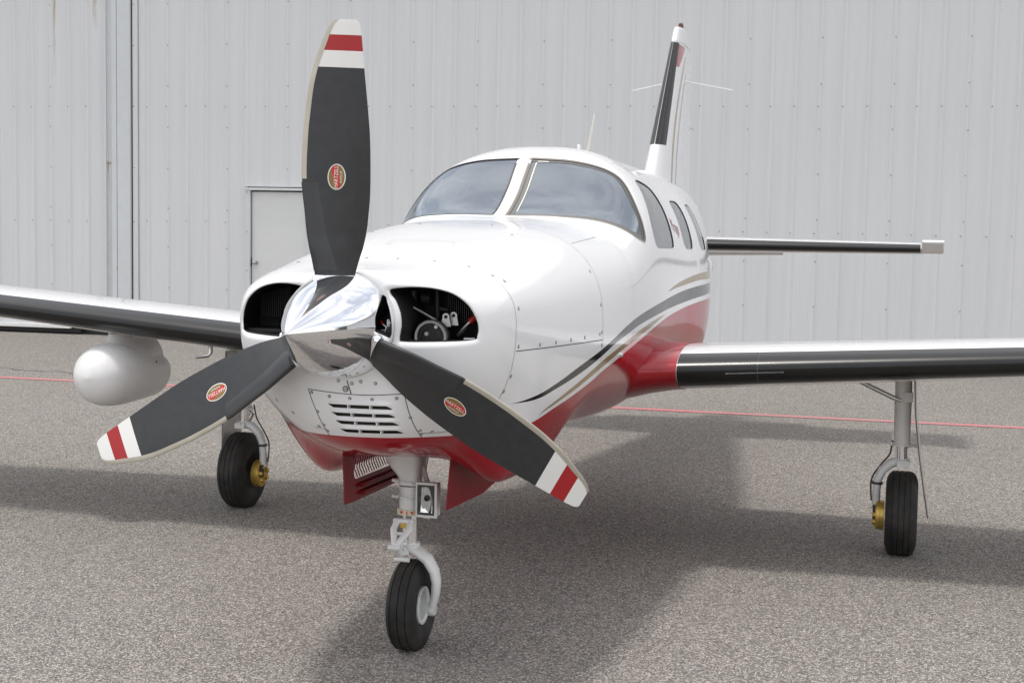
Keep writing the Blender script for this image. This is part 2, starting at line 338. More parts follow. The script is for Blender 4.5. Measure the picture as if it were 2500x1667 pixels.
# ------------------------------------------------------------------ hangar
k = NT('wall_sheet'); o_ = k.obj(); x, y, z = k.xyz()
mp = k.n('ShaderNodeMapping'); mp.inputs['Scale'].default_value = (5.5, 5.5, .22); k.l(o_, mp.inputs['Vector']); streak = k.noise(1.6, 6, .6, mp.outputs[0]); bl = k.noise(.5, 3, .5, o_)
col = k.mix(k.ramp(streak, (.38, 0.), (.66, 1.)), k.C((.635, .647, .655)), k.C((.68, .687, .695))); col = k.mix(k.math('MULTIPLY', bl, .35), col, k.C((.65, .667, .68)))
M['sheet'] = k.bsdf(col, .48, 0, 0, .45, k.bump(k.noise(1.5, 2, .4, o_), .08, .02))
M['trim'] = simple('wall_trim', (.62, .645, .66), .45, var=.05)
M['door_paint'] = simple('door_paint', (.66, .668, .665), .42, var=.03)
M['screw'] = simple('screw_head', (.40, .40, .40), .5, .3)
M['rust'] = simple('rust_stain', (.45, .30, .14), .8)
hangar = empty('hangar', tuple(WP)); hangar.rotation_euler = (0, 0, a15)
tag(hangar, 'pale grey ribbed metal hangar wall standing behind the airplane', 'hangar')
def sheet(width, ribs, H, z0, name, ncell=None):
    # profile along u: flat with trapezoid ribs standing proud (towards -v); two tiny stiffeners between
    pr = [(0, 0.)]
    for c in ribs:
        pr += [(c-.042, 0), (c-.014, -.020), (c+.014, -.020), (c+.042, 0)]
        for s_ in (.097, .192):
            if c+s_+.012 < width: pr += [(c+s_-.016, 0), (c+s_-.004, -.0011), (c+s_+.004, -.0011), (c+s_+.016, 0)]
    pr.append((width, 0)); pr = [p for p in pr if 0 <= p[0] <= width]
    b = MB(); n = len(pr); V = [(u, v, z0) for u, v in pr]+[(u, v, H) for u, v in pr]+[(0, .01, z0), (width, .01, z0), (width, .01, H), (0, .01, H)]
    b.add(V, [(i, i+1, n+i+1, n+i) for i in range(n-1)]+[(2*n, 2*n+3, 2*n+2, 2*n+1)]); return b
PW = .8655
first = sheet(PW, [.144, .4325, .721], 6.2, .05, 'p').build('wall_panel', 'sheet', hangar, smooth=False); first.location = (2.16, 0, 0)
def dupl(o, loc, parent):
    c = o.copy(); COL.objects.link(c); c.parent = parent; c.location = loc; return c
DU0, DU1, DZ = 3.753, 4.688, 2.045
cols = []
uu = 2.16
panels = []
for i in range(60): panels.append(2.16+PW*i)
# the walk-in door interrupts two panels: those start above it
above = sheet(PW, [.144, .4325, .721], 6.2, DZ+.03, 'p')
made = False
first.location = (panels[0], 0, 0)
aob = None
for i, u in enumerate(panels[1:], 1):
    hit = not (u+PW < DU0 or u > DU1)
    if hit:
        if aob is None: aob = above.build('wall_panel', 'sheet', hangar, smooth=False); aob.location = (u, 0, 0)
        else: dupl(aob, (u, 0, 0), hangar)
        # narrow strips beside the door
        if u < DU0 and DU0-u > .02:
            w_ = DU0-u; sheet(w_, [c for c in (.144, .4325, .721) if c < w_-.04], DZ+.03, .05, 's').build('wall_panel', 'sheet', hangar, smooth=False).location = (u, 0, 0)
        if u+PW > DU1 and u < DU1:
            w_ = u+PW-DU1; sheet(w_, [c-(PW-w_) for c in (.144, .4325, .721) if c-(PW-w_) > .04], DZ+.03, .05, 's').build('wall_panel', 'sheet', hangar, smooth=False).location = (DU1, 0, 0)
    else: dupl(first, (u, 0, 0), hangar)
# sliding door leaf on the left, its sheets hung a little in front
dl0 = sheet(.832, [.119, .397, .675], 6.2, .10, 'd').build('sliding_door_panel', 'sheet', hangar, smooth=False); dl0.location = (.18, -.03, 0)
dupl(dl0, (.18+.832, -.03, 0), hangar)
for i in range(1, 22): dupl(dl0, (.18-.832*i, -.03, 0), hangar)
b = MB(); b.box((1.693, -.05, 3.15), (.036, .06, 6.1)).build('door_edge_trim', 'trim', hangar, bevel=.004)
MB().box((1.742, -.02, 3.15), (.055, .04, 6.1)).build('door_edge_trim', 'trim', hangar, bevel=.003)
MB().box((1.819, -.035, 3.15), (.078, .05, 6.1)).build('corner_trim', 'trim', hangar, bevel=.003)
MB().box((1.964, -.038, 3.15), (.196, .05, 6.1)).build('corner_trim', 'trim', hangar, bevel=.004)
MB().box((2.118, -.012, 3.15), (.075, .03, 6.1)).build('corner_trim', 'sheet', hangar, bevel=.004)
MB().box((1.90, .03, 3.2), (.60, .02, 6.2)).build('backing_strip', 'dark', hangar)
MB().box((1.733, -.052, 2.375), (.085, .012, .012)).build('door_seam', 'rust', hangar)
MB().box((-2.3, -.06, .105), (6.9, .05, .05)).build('door_bottom_rail', 'white_satin', hangar, bevel=.004)
MB().box((-2.3, -.045, .050), (7.2, .04, .05)).build('door_seal', 'black', hangar)
MB().box((22, .06, 3.1), (80, .04, 6.2)).build('wall_backing', 'dark', hangar)
MB().box((28, -.012, .04), (51.6, .03, .06)).build('base_trim', 'trim', hangar)
MB().box((22, 5, 6.6), (82, 11, .3)).build('roof_slab', 'sheet', hangar)
MB().box((22, -.28, 6.33), (82, .5, .22)).build('eave_gutter', 'trim', hangar, bevel=.01)
# walk-in door
fr = MB(); fr.box((DU0+.03, -.02, DZ/2), (.062, .075, DZ)).box((DU1-.03, -.02, DZ/2), (.062, .075, DZ)).box(((DU0+DU1)/2, -.026, DZ-.002), (DU1-DU0+.03, .09, .035))
fr.build('door_frame', 'trim', hangar, bevel=.004)
dr = MB().box(((DU0+DU1)/2+.003, .012, DZ/2-.012), (DU1-DU0-.140, .04, DZ-.05)).build('walk_in_door', 'door_paint', hangar, bevel=.003)
kb = MB(); kb.lathe([(0, -.085), (.02, -.083), (.03, -.07), (.031, -.058), (.024, -.046), (.012, -.04), (.012, -.02), (.03, -.018), (.033, -.009)], 24, 'y', (3.882, 0, 1.065)); kb.build('door_knob', 'steel', dr)
MB().box((3.8145, -.010, 1.065), (.009, .012, .11)).build('latch_plate', 'dark', dr)
# screws: tiny heads, joined
sb = MB()
def sc1(u, z_, off=-.030):
    sb.lathe([(0, off-.009), (.007, off-.007), (.009, off), (.012, off+.002)], 8, 'y', (u+random.uniform(-.004, .004), 0, z_+random.uniform(-.006, .006)))
ribc = [2.16+PW*i+c for i in range(14) for c in (.144, .4325, .721)]
for n_, u in enumerate(ribc):
    if u > 15: break
    for z_ in (3.138, 1.598, 4.68):
        if not (DU0-.05 < u < DU1+.05 and z_ < 2.1): sc1(u-.012, z_, -.0208)
    if n_ % 3 == 1:
        for z_ in (.12, .69, 1.245, 1.76, 2.31, 2.86, 3.41, 3.96, 4.51):
            if not (DU0-.05 < u < DU1+.05 and z_ < 2.1): sc1(u+.01, z_, -.0208)
for i in range(-3, 2):
    for j, c in enumerate((.119, .397, .675)):
        u = .18+.832*i+c
        for z_ in (3.135, 1.578, 4.68): sc1(u-.012, z_, -.0508)
        if j == 2:
            for z_ in (.69, 1.24, 1.765, 2.31, 2.86, 3.41, 3.96, 4.51): sc1(u, z_, -.0508)
for z_ in (2.31, 3.139, 3.96, 4.51, 1.58): sc1(2.10, z_, -.028)
for z_ in (.95, 1.47, 2.0): sc1(DU0+.022, z_, -.058)
tag(sb.build('screws', 'screw', hangar), kind='stuff')
for (u, z_, h_, w_) in ((1.860, .44, .05, .012), (1.860, .93, .04, .01)): MB().box((u, -.063, z_), (w_, .006, h_)).build('rust_spot', 'rust', hangar)

k = NT('rust_streak'); x, y, z = k.xyz(); dfs = k.n('ShaderNodeBsdfDiffuse'); dfs.inputs[0].default_value = (.50, .36, .20, 1); trp = k.n('ShaderNodeBsdfTransparent'); msh = k.n('ShaderNodeMixShader')
mp = k.n('ShaderNodeMapping'); mp.inputs['Scale'].default_value = (60, 60, 3); k.l(k.obj(), mp.inputs['Vector']); k.l(k.math('MULTIPLY', k.math('MULTIPLY', k.ramp(k.noise(1, 4, .6, mp.outputs[0]), (.35, 0.), (.7, 1.)), k.ramp(z, (0., 0.), (1., 1.))), .38), msh.inputs[0])
k.l(trp.outputs[0], msh.inputs[1]); k.l(dfs.outputs[0], msh.inputs[2]); k.l(msh.outputs[0], k.out.inputs[0]); M['streak'] = k.m
for u, z0, h_, w_ in ((.905, 3.5, 1.2, .05), (1.525, 4.15, .6, .06), (1.72, 2.0, .4, .03), (-.5, 3.2, 1.4, .05)):
    o = MB().box((0, 0, .5), (w_, .001, 1)).build('rust_streak', 'streak', hangar, smooth=False); o.location = (u, -.0325 if u < 1.6 else -.042, z0); o.scale = (1, 1, h_)

# ================================================================== the airplane
plane = empty('airplane', (0, 0, 0))
tag(plane, 'white and dark red single propeller airplane parked on the apron', 'airplane')
KY = [-.4, 0, .7, 1.2, 1.45, 1.75, 2.1, 2.6, 3.5, 4.3, 5.3, 6.3, 7.4]
PP = [[.516, .568, .629, .652, .658, .666, .666, .669, .692, .600, .462, .308, .120],
      [1.554, 1.624, 1.698, 1.718, 1.825, 2.036, 2.090, 2.081, 2.065, 2.057, 2.031, 1.995, 1.898],
      [.840, .785, .788, .741, .709, .678, .657, .656, .631, .728, .897, 1.099, 1.350],
      [1.313, 1.271, 1.218, 1.280, 1.304, 1.314, 1.302, 1.286, 1.262, 1.310, 1.397, 1.500, 1.600],
      [3.086, 2.930, 2.948, 2.974, 2.808, 2.827, 2.605, 2.397, 2.276, 2.180, 2.085, 2.005, 2.0],
      [2.128, 2.612, 2.576, 2.526, 2.502, 2.447, 2.423, 2.394, 2.863, 2.496, 2.167, 2.010, 2.003]]
YD = np.linspace(-.4, 7.5, 1581)
def gsm(f, sig):
    kk = int(4*sig/.005); gk = np.exp(-.5*(np.arange(-kk, kk+1)*.005/sig)**2); gk /= gk.sum()
    return np.convolve(np.concatenate([2*f[0]-f[1:kk+1][::-1], f, 2*f[-1]-f[-kk-1:-1][::-1]]), gk, 'valid')
PD = [gsm(pchip(KY, PP[i], YD), .05 if i == 1 else .12) for i in range(6)]
def body(y, ph, bulge=True):
    w, t, b, m, nt, nb = [np.interp(y, YD, a) for a in PD]
    c = np.cos(ph); s = np.sin(ph); up = s >= 0; h = np.where(up, t-m, m-b); n = np.where(up, nt, nb)
    r = (np.abs(c/w)**n+np.abs(s/h)**n)**(-1/n); x = r*c; z = m+r*s
    if bulge:
        gy = sstep(-.40, .02, y)*(1-sstep(.42, .78, y)); wz = sstep(0, .30, m-z)
        z = z-.155*gy*wz*np.exp(-((np.abs(x)-.37)/.135)**2)
    return x, z
NPH = 360
def phis(n): return -pi/2+2*pi*np.arange(n)/n
ys = np.concatenate([np.arange(-.385, 1.1, .018), np.arange(1.1, 1.95, .009), np.arange(1.95, 4.4, .014), np.arange(4.4, 7.45, .06)])
Yg, Pg = np.meshgrid(ys, phis(NPH), indexing='ij'); xg, zg = body(Yg, Pg); G = np.stack([xg, Yg, zg], -1)
Nn = grid_normals(G)
if np.median((Nn*np.stack([G[..., 0], 0*xg, G[..., 2]-1.3], -1)).sum(-1)) < 0: Nn = -Nn
BV, BN, BT = G.reshape(-1, 3), Nn.reshape(-1, 3), tri_grid(len(ys), NPH)
def orient(V, N, T):
    f = np.cross(V[T[:, 1]]-V[T[:, 0]], V[T[:, 2]]-V[T[:, 0]]); bad = (f*N[T[:, 0]]).sum(1) < 0; T = T.copy(); T[bad] = T[bad][:, ::-1]; return T
BT = orient(BV, BN, BT)
# --- windows
def z_top(x, y):
    w, t, b, m, nt, nb = [np.interp(y, YD, a) for a in PD]; return m+(t-m)*(1-np.minimum(np.abs(x)/w, .99999)**nt)**(1/nt)
WS = [(.034, 1.705), (.08, 1.702), (.125, 1.701), (.198, 1.705), (.277, 1.712), (.355, 1.726), (.41, 1.742), (.451, 1.750), (.485, 1.742), (.535, 1.7), (.573, 1.667), (.601, 1.648), (.62, 1.628), (.628, 1.606), (.624, 1.575), (.598, 1.503), (.537, 1.424), (.471, 1.372), (.405, 1.333), (.318, 1.293), (.229, 1.270), (.12, 1.251), (.07, 1.245), (.036, 1.243)]
wsz = [2.013, 2.012, 2.008, 2.005, 1.992, 1.977, 1.958, 1.935, 1.906, 1.84, 1.773, 1.713, 1.659, 1.627, 1.62, 1.643, 1.684, 1.707, 1.719, 1.726, 1.731, 1.731, 1.730, 1.729]
top_y = np.linspace(1.243, 1.705, 9)[1:-1]
ws3 = [(x_, y_, z_) for (x_, y_), z_ in zip(WS, wsz)]+[(.035, y_, float(z_top(.035, y_))) for y_ in top_y]
wsu = np.array([(x_-z_, y_) for x_, y_, z_ in ws3])
nA = len(WS)
WSU = np.concatenate([crom(wsu[:nA], 6, closed=False), wsu[nA:]])
W1 = crom([(2.0, 1.918), (2.14, 1.917), (2.38, 1.898), (2.455, 1.865), (2.468, 1.784), (2.458, 1.713), (2.45, 1.646), (2.435, 1.60), (2.38, 1.573), (2.08, 1.577), (1.87, 1.584), (1.805, 1.62), (1.802, 1.704), (1.865, 1.80), (1.917, 1.857), (1.955, 1.900)], 6)
W2 = crom([(2.91, 1.826), (3.08, 1.829), (3.155, 1.817), (3.178, 1.785), (3.160, 1.72), (3.130, 1.66), (3.105, 1.60), (3.06, 1.560), (2.95, 1.558), (2.85, 1.566), (2.808, 1.61), (2.832, 1.72), (2.865, 1.80)], 6)
W3 = W2+np.array([.570, -.013])
def win_d(V, grow=0.):
    side = V[:, 2] > 1.45
    d = np.minimum(sdf(W1, V[:, 1], V[:, 2]), np.minimum(sdf(W2, V[:, 1], V[:, 2]), sdf(W3, V[:, 1], V[:, 2])))
    d = np.where(np.abs(V[:, 0]) > .3, d, .08)
    dw = np.where(V[:, 2] > 1.3, sdf(WSU, np.abs(V[:, 0])-V[:, 2], V[:, 1]), .08)
    return np.minimum(d, dw)-grow
(oV, oN, oT), (iV, iN, iT) = clip(BV, BN, BT, win_d(BV))
fus = raw('fuselage', oV, oT, 'livery', plane, oN)
bvh = BVHTree.FromPolygons(BV.tolist(), BT.tolist())
cen = iV[iT].mean(1)
def pane(mask, name, mat):
    T_ = iT[mask]; u, inv = np.unique(T_.ravel(), return_inverse=True)
    return raw(name, iV[u]-iN[u]*.004, inv.reshape(-1, 3), mat, fus, iN[u])
front = sdf(WSU, np.abs(cen[:, 0])-cen[:, 2], cen[:, 1]) < .004
front &= cen[:, 1] < 1.79
for sgn in (-1, 1):
    s_ = cen[:, 0]*sgn > 0
    pane(front & s_, 'windshield', 'glass')
    for lo, hi in ((1.75, 2.6), (2.7, 3.3), (3.3, 4.2)): pane(~front & s_ & (cen[:, 1] > lo) & (cen[:, 1] < hi), 'cabin_window', 'glass_side')
def snap(p, d=None):
    if d is None: h = bvh.find_nearest(Vector(p))
    else: h = bvh.ray_cast(Vector(p), Vector(d))
    return (np.array(h[0]), np.array(h[1])) if h[0] is not None else (None, None)
def side_pt(y, z, s=1): return snap((1.2*s, y, z), (-s, 0, 0))
def ribbon(mb, pts, nrm, width, off=.0008, closed=False, mi=0, shift=0.):
    P = np.array(pts); N_ = np.array(nrm)
    Tn = (np.roll(P, -1, 0)-np.roll(P, 1, 0)) if closed else np.gradient(P, axis=0)
    S_ = np.cross(Tn, N_); S_ /= np.linalg.norm(S_, axis=1, keepdims=True)+1e-12
    A = P+N_*off+S_*(shift-width/2); B = P+N_*off+S_*(shift+width/2); n = len(P)
    F = [(i, (i+1) % n, n+(i+1) % n, n+i) for i in range(n if closed else n-1)]
    mb.add(np.concatenate([A, B]), F, mi)
def outline3(poly, s, ws=False):
    P, N_ = [], []
    for a, b_ in poly:
        if ws:
            # (u = x - z, y): find the surface point on the upper half section at this y
            ph = np.linspace(.02, pi/2-1e-4, 500); xx, zz = body(np.full(500, b_), ph); q_ = np.argmin(np.abs((xx-zz)-a)); p = (xx[q_]*s, b_, zz[q_])
            l_, n_ = snap(p)
        else: l_, n_ = side_pt(b_*0+a, b_, s)
        if l_ is not None: P.append(l_); N_.append(n_)
    N_ = np.array(N_); N_ = (N_+np.roll(N_, 1, 0)+np.roll(N_, -1, 0)); N_ /= np.linalg.norm(N_, axis=1, keepdims=True)
    return np.array(P), N_
for s in (-1, 1):
    P, N_ = outline3(WSU, s, True); mb = MB()
    big = s > 0
    ribbon(mb, P, N_, .010 if not big else .014, .0009, True)
    mb.build('windshield_seal', 'seal_dark' if not big else 'seal', fus)
    if big:
        mb = MB(); inw = 1 if True else -1
        ctr = P.mean(0); Tn = np.roll(P, -1, 0)-np.roll(P, 1, 0); S_ = np.cross(Tn, N_); S_ /= np.linalg.norm(S_, axis=1, keepdims=True); sg = np.sign(((ctr-P)*S_).sum(1).mean())
        ribbon(mb, P, N_, .026, -.0030, True, shift=sg*.013); mb.build('windshield_frame', 'seal', fus)
        mb = MB(); ribbon(mb, P, N_, .005, .0012, True, shift=-sg*.009); mb.build('windshield_sealant', simple('tan_sealant', (.42, .36, .29), .6), fus)
    for Wd in (W1, W2, W3):
        P, N_ = outline3(Wd, s); mb = MB(); ribbon(mb, P, N_, .0045, .0009, True); mb.build('window_seal', simple('window_sealant', (.30, .30, .30), .5) if 'wseal' not in M else M['wseal'], fus)
# heating element bus bar on the port pane
mb = MB(); yy_ = np.linspace(1.30, 1.675, 24); xs_ = .066+.0*yy_; pl = [(x_, y_, float(z_top(x_, y_))) for x_, y_ in zip(xs_, yy_)]
q2 = [snap(p) for p in pl]; ribbon(mb, [a for a, _ in q2], [n for _, n in q2], .006, -.0025)
q3 = [snap((x_, 1.683, float(z_top(x_, 1.683)))) for x_ in np.linspace(.07, .125, 6)]; ribbon(mb, [a for a, _ in q3], [n for _, n in q3], .010, -.0025)
mb.build('heater_strip', simple('cream_strip', (.75, .72, .6), .4), fus)
# --- cabin inside
ysi = np.arange(1.14, 4.45, .03); Yi, Pi_ = np.meshgrid(ysi, phis(120), indexing='ij'); xi, zi = body(Yi, Pi_, False); Gi = np.stack([xi, Yi, zi], -1); Ni = grid_normals(Gi)
if np.median((Ni*np.stack([Gi[..., 0], 0*xi, Gi[..., 2]-1.3], -1)).sum(-1)) < 0: Ni = -Ni
d_i = win_d(Gi.reshape(-1, 3), .02)
Vi = (Gi-Ni*.03).reshape(-1, 3); (lV, lN, lT), _x = clip(Vi, -Ni.reshape(-1, 3), tri_grid(len(ysi), 120), d_i)
raw('cabin_lining', lV, orient(lV, lN, lT), 'lining', fus, lN)
def cap(y, name, mat, sc=.94):
    ph = phis(60); x_, z_ = body(np.full(60, y), ph, False); zc_ = np.interp(y, YD, PD[3]); V = [(a*sc, y, zc_+(b_-zc_)*sc) for a, b_ in zip(x_, z_)]
    MB().plate(V, .01).build(name, mat, fus)
cap(4.42, 'rear_bulkhead', 'lining'); cap(1.16, 'front_bulkhead', 'dash')
MB().box((0, 2.8, .93), (1.08, 3.2, .02)).build('cabin_floor', 'leather', fus)
gs = MB(); V = []
for y_, z_ in ((1.18, 1.60), (1.35, 1.645), (1.52, 1.655), (1.60, 1.64), (1.61, 1.60)):
    for x_ in np.linspace(-.55, .55, 15): V.append((x_, y_+.06*(abs(x_)/.55)**2, z_-.05*(abs(x_)/.55)**3))
gs.add(V, [(i*15+j, i*15+j+1, (i+1)*15+j+1, (i+1)*15+j) for i in range(4) for j in range(14)]); gs.build('glareshield', 'dash', fus)
MB().box((0, 1.64, 1.42), (1.08, .03, .40)).build('instrument_panel', 'dash', fus)
for s in (-1, 1):
    b = MB(); b.box((.27*s, 2.38, 1.20), (.42, .46, .12)).box((.27*s, 2.62, 1.50), (.42, .12, .56), Matrix.Rotation(-.16, 3, 'X')).box((.27*s, 2.68, 1.83), (.24, .09, .13), Matrix.Rotation(-.16, 3, 'X')).box((.27*s, 2.38, 1.05), (.36, .40, .22))
    b.build('pilot_seat', 'leather', fus, bevel=.04)

# --- nose bowl with the two air inlets
HUB = np.array([0, -.805, 1.345]); RC = (0, 1.345); RR = .186; RY = -.728
NB = 640; NS = 150
ph = phis(NB); y0 = -.385
Ax, Az = body(np.full(NB, y0), ph); Bx, Bz = body(np.full(NB, y0+.03), ph)
A3 = np.stack([Ax, np.full(NB, y0), Az], -1); T3 = np.stack([(Bx-Ax)/.03, np.ones(NB), (Bz-Az)/.03], -1)
an = np.arctan2(Az-RC[1], Ax); E3 = np.stack([RC[0]+RR*np.cos(an), np.full(NB, RY), RC[1]+RR*np.sin(an)], -1)
D3 = A3-E3; D3[:, 1] = 0; k2 = .2
s_ = np.linspace(0, 1, NS)[:, None, None]
P1 = E3+D3*.62; P2 = A3-T3*k2
BG = (1-s_)**3*A3+3*(1-s_)**2*s_*P2+3*(1-s_)*s_*s_*P1+s_**3*E3
INL = crom([(.168, 1.468), (.235, 1.4745), (.303, 1.469), (.36, 1.451), (.403, 1.418), (.425, 1.382), (.436, 1.345), (.434, 1.312), (.420, 1.299), (.315, 1.295), (.212, 1.2935), (.198, 1.302), (.204, 1.345), (.200, 1.388), (.183, 1.430), (.163, 1.455)], 8)
bx_, bz_ = BG[..., 0].ravel(), BG[..., 2].ravel(); byv = BG[..., 1].ravel()
di = sdf(INL, np.abs(bx_), bz_); di = np.where(byv < -.45, di, .08).reshape(NS, NB)
rl = .024
dd_ = np.clip(di, 0, rl); push = np.where(di < rl, rl-np.sqrt(np.maximum(rl*rl-(rl-dd_)**2, 0)), 0)
# louvres pressed out of the chin panel
rows = [(-.066, .171, 1.061), (-.056, .176, 1.031), (-.047, .181, 1.001), (-.038, .186, .969)]
bump_ = np.zeros((NS, NB)); dl_ = np.full((NS, NB), .08)
for x0, x1, zr in rows:
    wx = sstep(x0-.004, x0+.03, BG[..., 0])*(1-sstep(x1-.03, x1+.004, BG[..., 0]))
    bump_ += .010*wx*np.exp(-((BG[..., 2]-(zr+.010))/.0085)**2)
    w3 = (x1-x0)/3
    for q_ in range(3):
        a0, a1 = x0+w3*q_+.0022, x0+w3*(q_+1)-.0022
        sk0 = .020 if q_ == 0 else 0; sk1 = .020 if q_ == 2 else 0
        poly = [(a0, zr+.0066), (a1, zr+.0066) if not sk1 else (a1-sk1, zr+.0066), (a1, zr-.0066), (a0+sk0, zr-.0066)]
        if sk0: poly = [(a0, zr+.0066), (a1, zr+.0066), (a1, zr-.0066), (a0+sk0, zr-.0066)]
        if sk1: poly = [(a0, zr+.0066), (a1-sk1, zr+.0066), (a1, zr-.0066), (a0, zr-.0066)]
        dl_ = np.minimum(dl_, sdf(poly, BG[..., 0].ravel(), BG[..., 2].ravel()).reshape(NS, NB))
frontm = BG[..., 1] < -.5
BG2 = BG.copy(); BG2[..., 1] += push-np.where(frontm, bump_, 0)
NBn = grid_normals(BG2)
if np.median((NBn*np.stack([BG[..., 0], BG[..., 1]*0-.2, BG[..., 2]-1.3], -1)).sum(-1)) < 0: NBn = -NBn
cV, cN = BG2.reshape(-1, 3), NBn.reshape(-1, 3); cT = orient(cV, cN, tri_grid(NS, NB))
dcl = np.minimum(np.where(di < .02, di-.0015, .08), np.where(frontm, dl_, .08)).ravel()
(nV, nN, nT), (hV, hN, hT) = clip(cV, cN, cT, dcl)
cowl = raw('nose_cowl', nV, nT, 'livery', plane, nN)
nbvh = BVHTree.FromPolygons(BG.reshape(-1, 3).tolist(), cT.tolist())
def front_pt(x, z):
    h = nbvh.ray_cast(Vector((x, -2, z)), Vector((0, 1, 0)))
    return (np.array(h[0]), np.array(h[1])) if h[0] is not None else (None, None)
def any_near(p):
    a = bvh.find_nearest(Vector(p)); b_ = nbvh.find_nearest(Vector(p)); h = a if a[3] < b_[3] else b_; return np.array(h[0]), np.array(h[1])
# inlet ducts, dark engine bay and what one sees in it
for s in (-1, 1):
    loop = []
    for (x_, z_) in INL:
        l_, n_ = front_pt(x_*s, z_)
        loop.append((x_*s, (l_[1] if l_ is not None else RY)+rl*.55, z_))
    loop = np.array(loop); n = len(loop); c_ = loop.mean(0); rings = [loop]
    for dy, scl in ((.03, 1.0), (.08, 1.03), (.16, 1.06), (.21, 1.06)):
        q_ = loop.copy(); q_[:, 1] += dy; q_[:, [0, 2]] = c_[[0, 2]]+(q_[:, [0, 2]]-c_[[0, 2]])*scl; rings.append(q_)
    rings[-1][:, 1] = -.44; rings[-2][:, 1] = np.minimum(rings[-2][:, 1], -.46)
    mb = MB(); mb.add(np.concatenate(rings), [(i*n+j, i*n+(j+1) % n, (i+1)*n+(j+1) % n, (i+1)*n+j) for i in range(len(rings)-1) for j in range(n)]+[tuple(4*n+j for j in range(n))]); mb.build('inlet_duct', 'black', cowl)
    mb = MB()
    for i in range(16): mb.box((s*(.30+.0075*i), -.475, 1.40-.001*i), (.0022, .05, .11-.002*i))
    mb.build('cylinder_fins', 'dark', cowl)
    mb = MB(); mb.tube([(s*.17, -.50, 1.455), (s*.17, -.50, 1.30)], .016, 12).tube([(s*.255, -.49, 1.48), (s*.258, -.49, 1.36)], .010, 10).tube([(s*.205, -.50, 1.43), (s*.235, -.50, 1.43)], .022, 12).tube([(s*.27, -.50, 1.395), (s*.30, -.50, 1.39)], .009, 10)
    mb.build('engine_fittings', 'dark', cowl)
mb = MB(); PC = np.array([.266, -.575, 1.300])
mb.lathe([(.0, -.016), (.030, -.016), (.034, -.012), (.046, -.012), (.048, -.016), (.058, -.016), (.060, -.010), (.056, -.004), (.060, .002), (.056, .008), (.060, .014), (.058, .020), (.050, .022), (.050, .08), (.0, .08)], 40, 'y', PC)
pul = mb.build('compressor_pulley', 'dark', cowl)
mb = MB(); mb.lathe([(.049, -.0175), (.0575, -.0185), (.0605, -.011), (.0585, -.009)], 40, 'y', PC); mb.lathe([(.0, -.021), (.007, -.021), (.008, -.016)], 12, 'y', PC+[-.014, 0, .011]); mb.lathe([(.0, -.021), (.006, -.021), (.007, -.016)], 12, 'y', PC+[.02, 0, .036]); mb.build('pulley_rim', 'alu', pul)
for (dx, dz) in ((.044, .070), (.066, .074)):
    mb = MB(); c0 = PC+[dx, .02+(.02 if dx > .05 else 0), dz]; ring = [(c0[0]+.0125*math.cos(a), c0[1], c0[2]+.0125*math.sin(a)) for a in np.linspace(-.3, pi+.3, 14)]
    outer = ring+[(c0[0]-.020, c0[1], c0[2]-.034), (c0[0]+.018, c0[1], c0[2]-.034)]
    mb.plate(outer, .005); mb.build('mounting_lug', 'alu', pul)
    mb = MB(); mb.lathe([(0, -.0035), (.0065, -.0035)], 14, 'y', c0); mb.build('lug_hole', 'black', pul)
MB().tube([(.345, -.52, 1.305), (.372, -.53, 1.335), (.392, -.53, 1.355)], [.010, .008, .007], 10).build('hose_fitting', 'steel', cowl)
MB().tube([(.388, -.53, 1.352), (.402, -.525, 1.366), (.43, -.50, 1.39)], .011, 10).build('red_hose', 'decal_red', cowl)
MB().tube([(.37, -.53, 1.292), (.41, -.53, 1.294)], .008, 10).build('hose_fitting', 'steel', cowl)
MB().tube([(.165, -.56, 1.412), (.22, -.555, 1.385), (.30, -.55, 1.342)], .0035, 8).build('drive_belt', 'belt', cowl)
mb = MB(); mb.box((-.30, -.50, 1.30), (.30, .14, .012)).build('baffle_shelf', simple('baffle_rubber', (.018, .019, .022), .45), cowl)
mb = MB(); mb.box((-.225, -.46, 1.352), (.055, .01, .05)).build('baffle_plate', simple('primer_green', (.10, .11, .03), .7), cowl)
for i in range(3):
    for j in range(4): MB().lathe([(0, -.0062), (.0042, -.0062)], 8, 'y', (-.243+.012*j, -.46, 1.338+.012*i)).build('baffle_hole', 'black', cowl)
# dark backing behind the louvres
mb = MB(); V = []
for z_ in np.linspace(.94, 1.09, 8):
    for x_ in np.linspace(-.09, .21, 10):
        l_, _n = front_pt(x_, z_); V.append((x_, l_[1]+.022, z_))
mb.add(V, [(i*10+j, i*10+j+1, (i+1)*10+j+1, (i+1)*10+j) for i in range(7) for j in range(9)])
kx = NT('oil_cooler_mesh'); ch = kx.n('ShaderNodeTexChecker'); ch.inputs['Scale'].default_value = 320; kx.l(kx.obj(), ch.inputs['Vector']); kx.l
M['cooler'] = kx.bsdf(kx.mix(ch.outputs['Fac'], kx.C((.012, .012, .012)), kx.C((.075, .07, .065))), .6, .3)
mb.build('oil_cooler_face', 'cooler', cowl)
for x0, x1, zr in rows:
    for q_ in (1, 2):
        xx_ = x0+(x1-x0)/3*q_; l_, _n = front_pt(xx_, zr); MB().box((xx_, l_[1]+.004, zr), (.0026, .026, .013)).build('louvre_divider', 'white_satin', cowl)
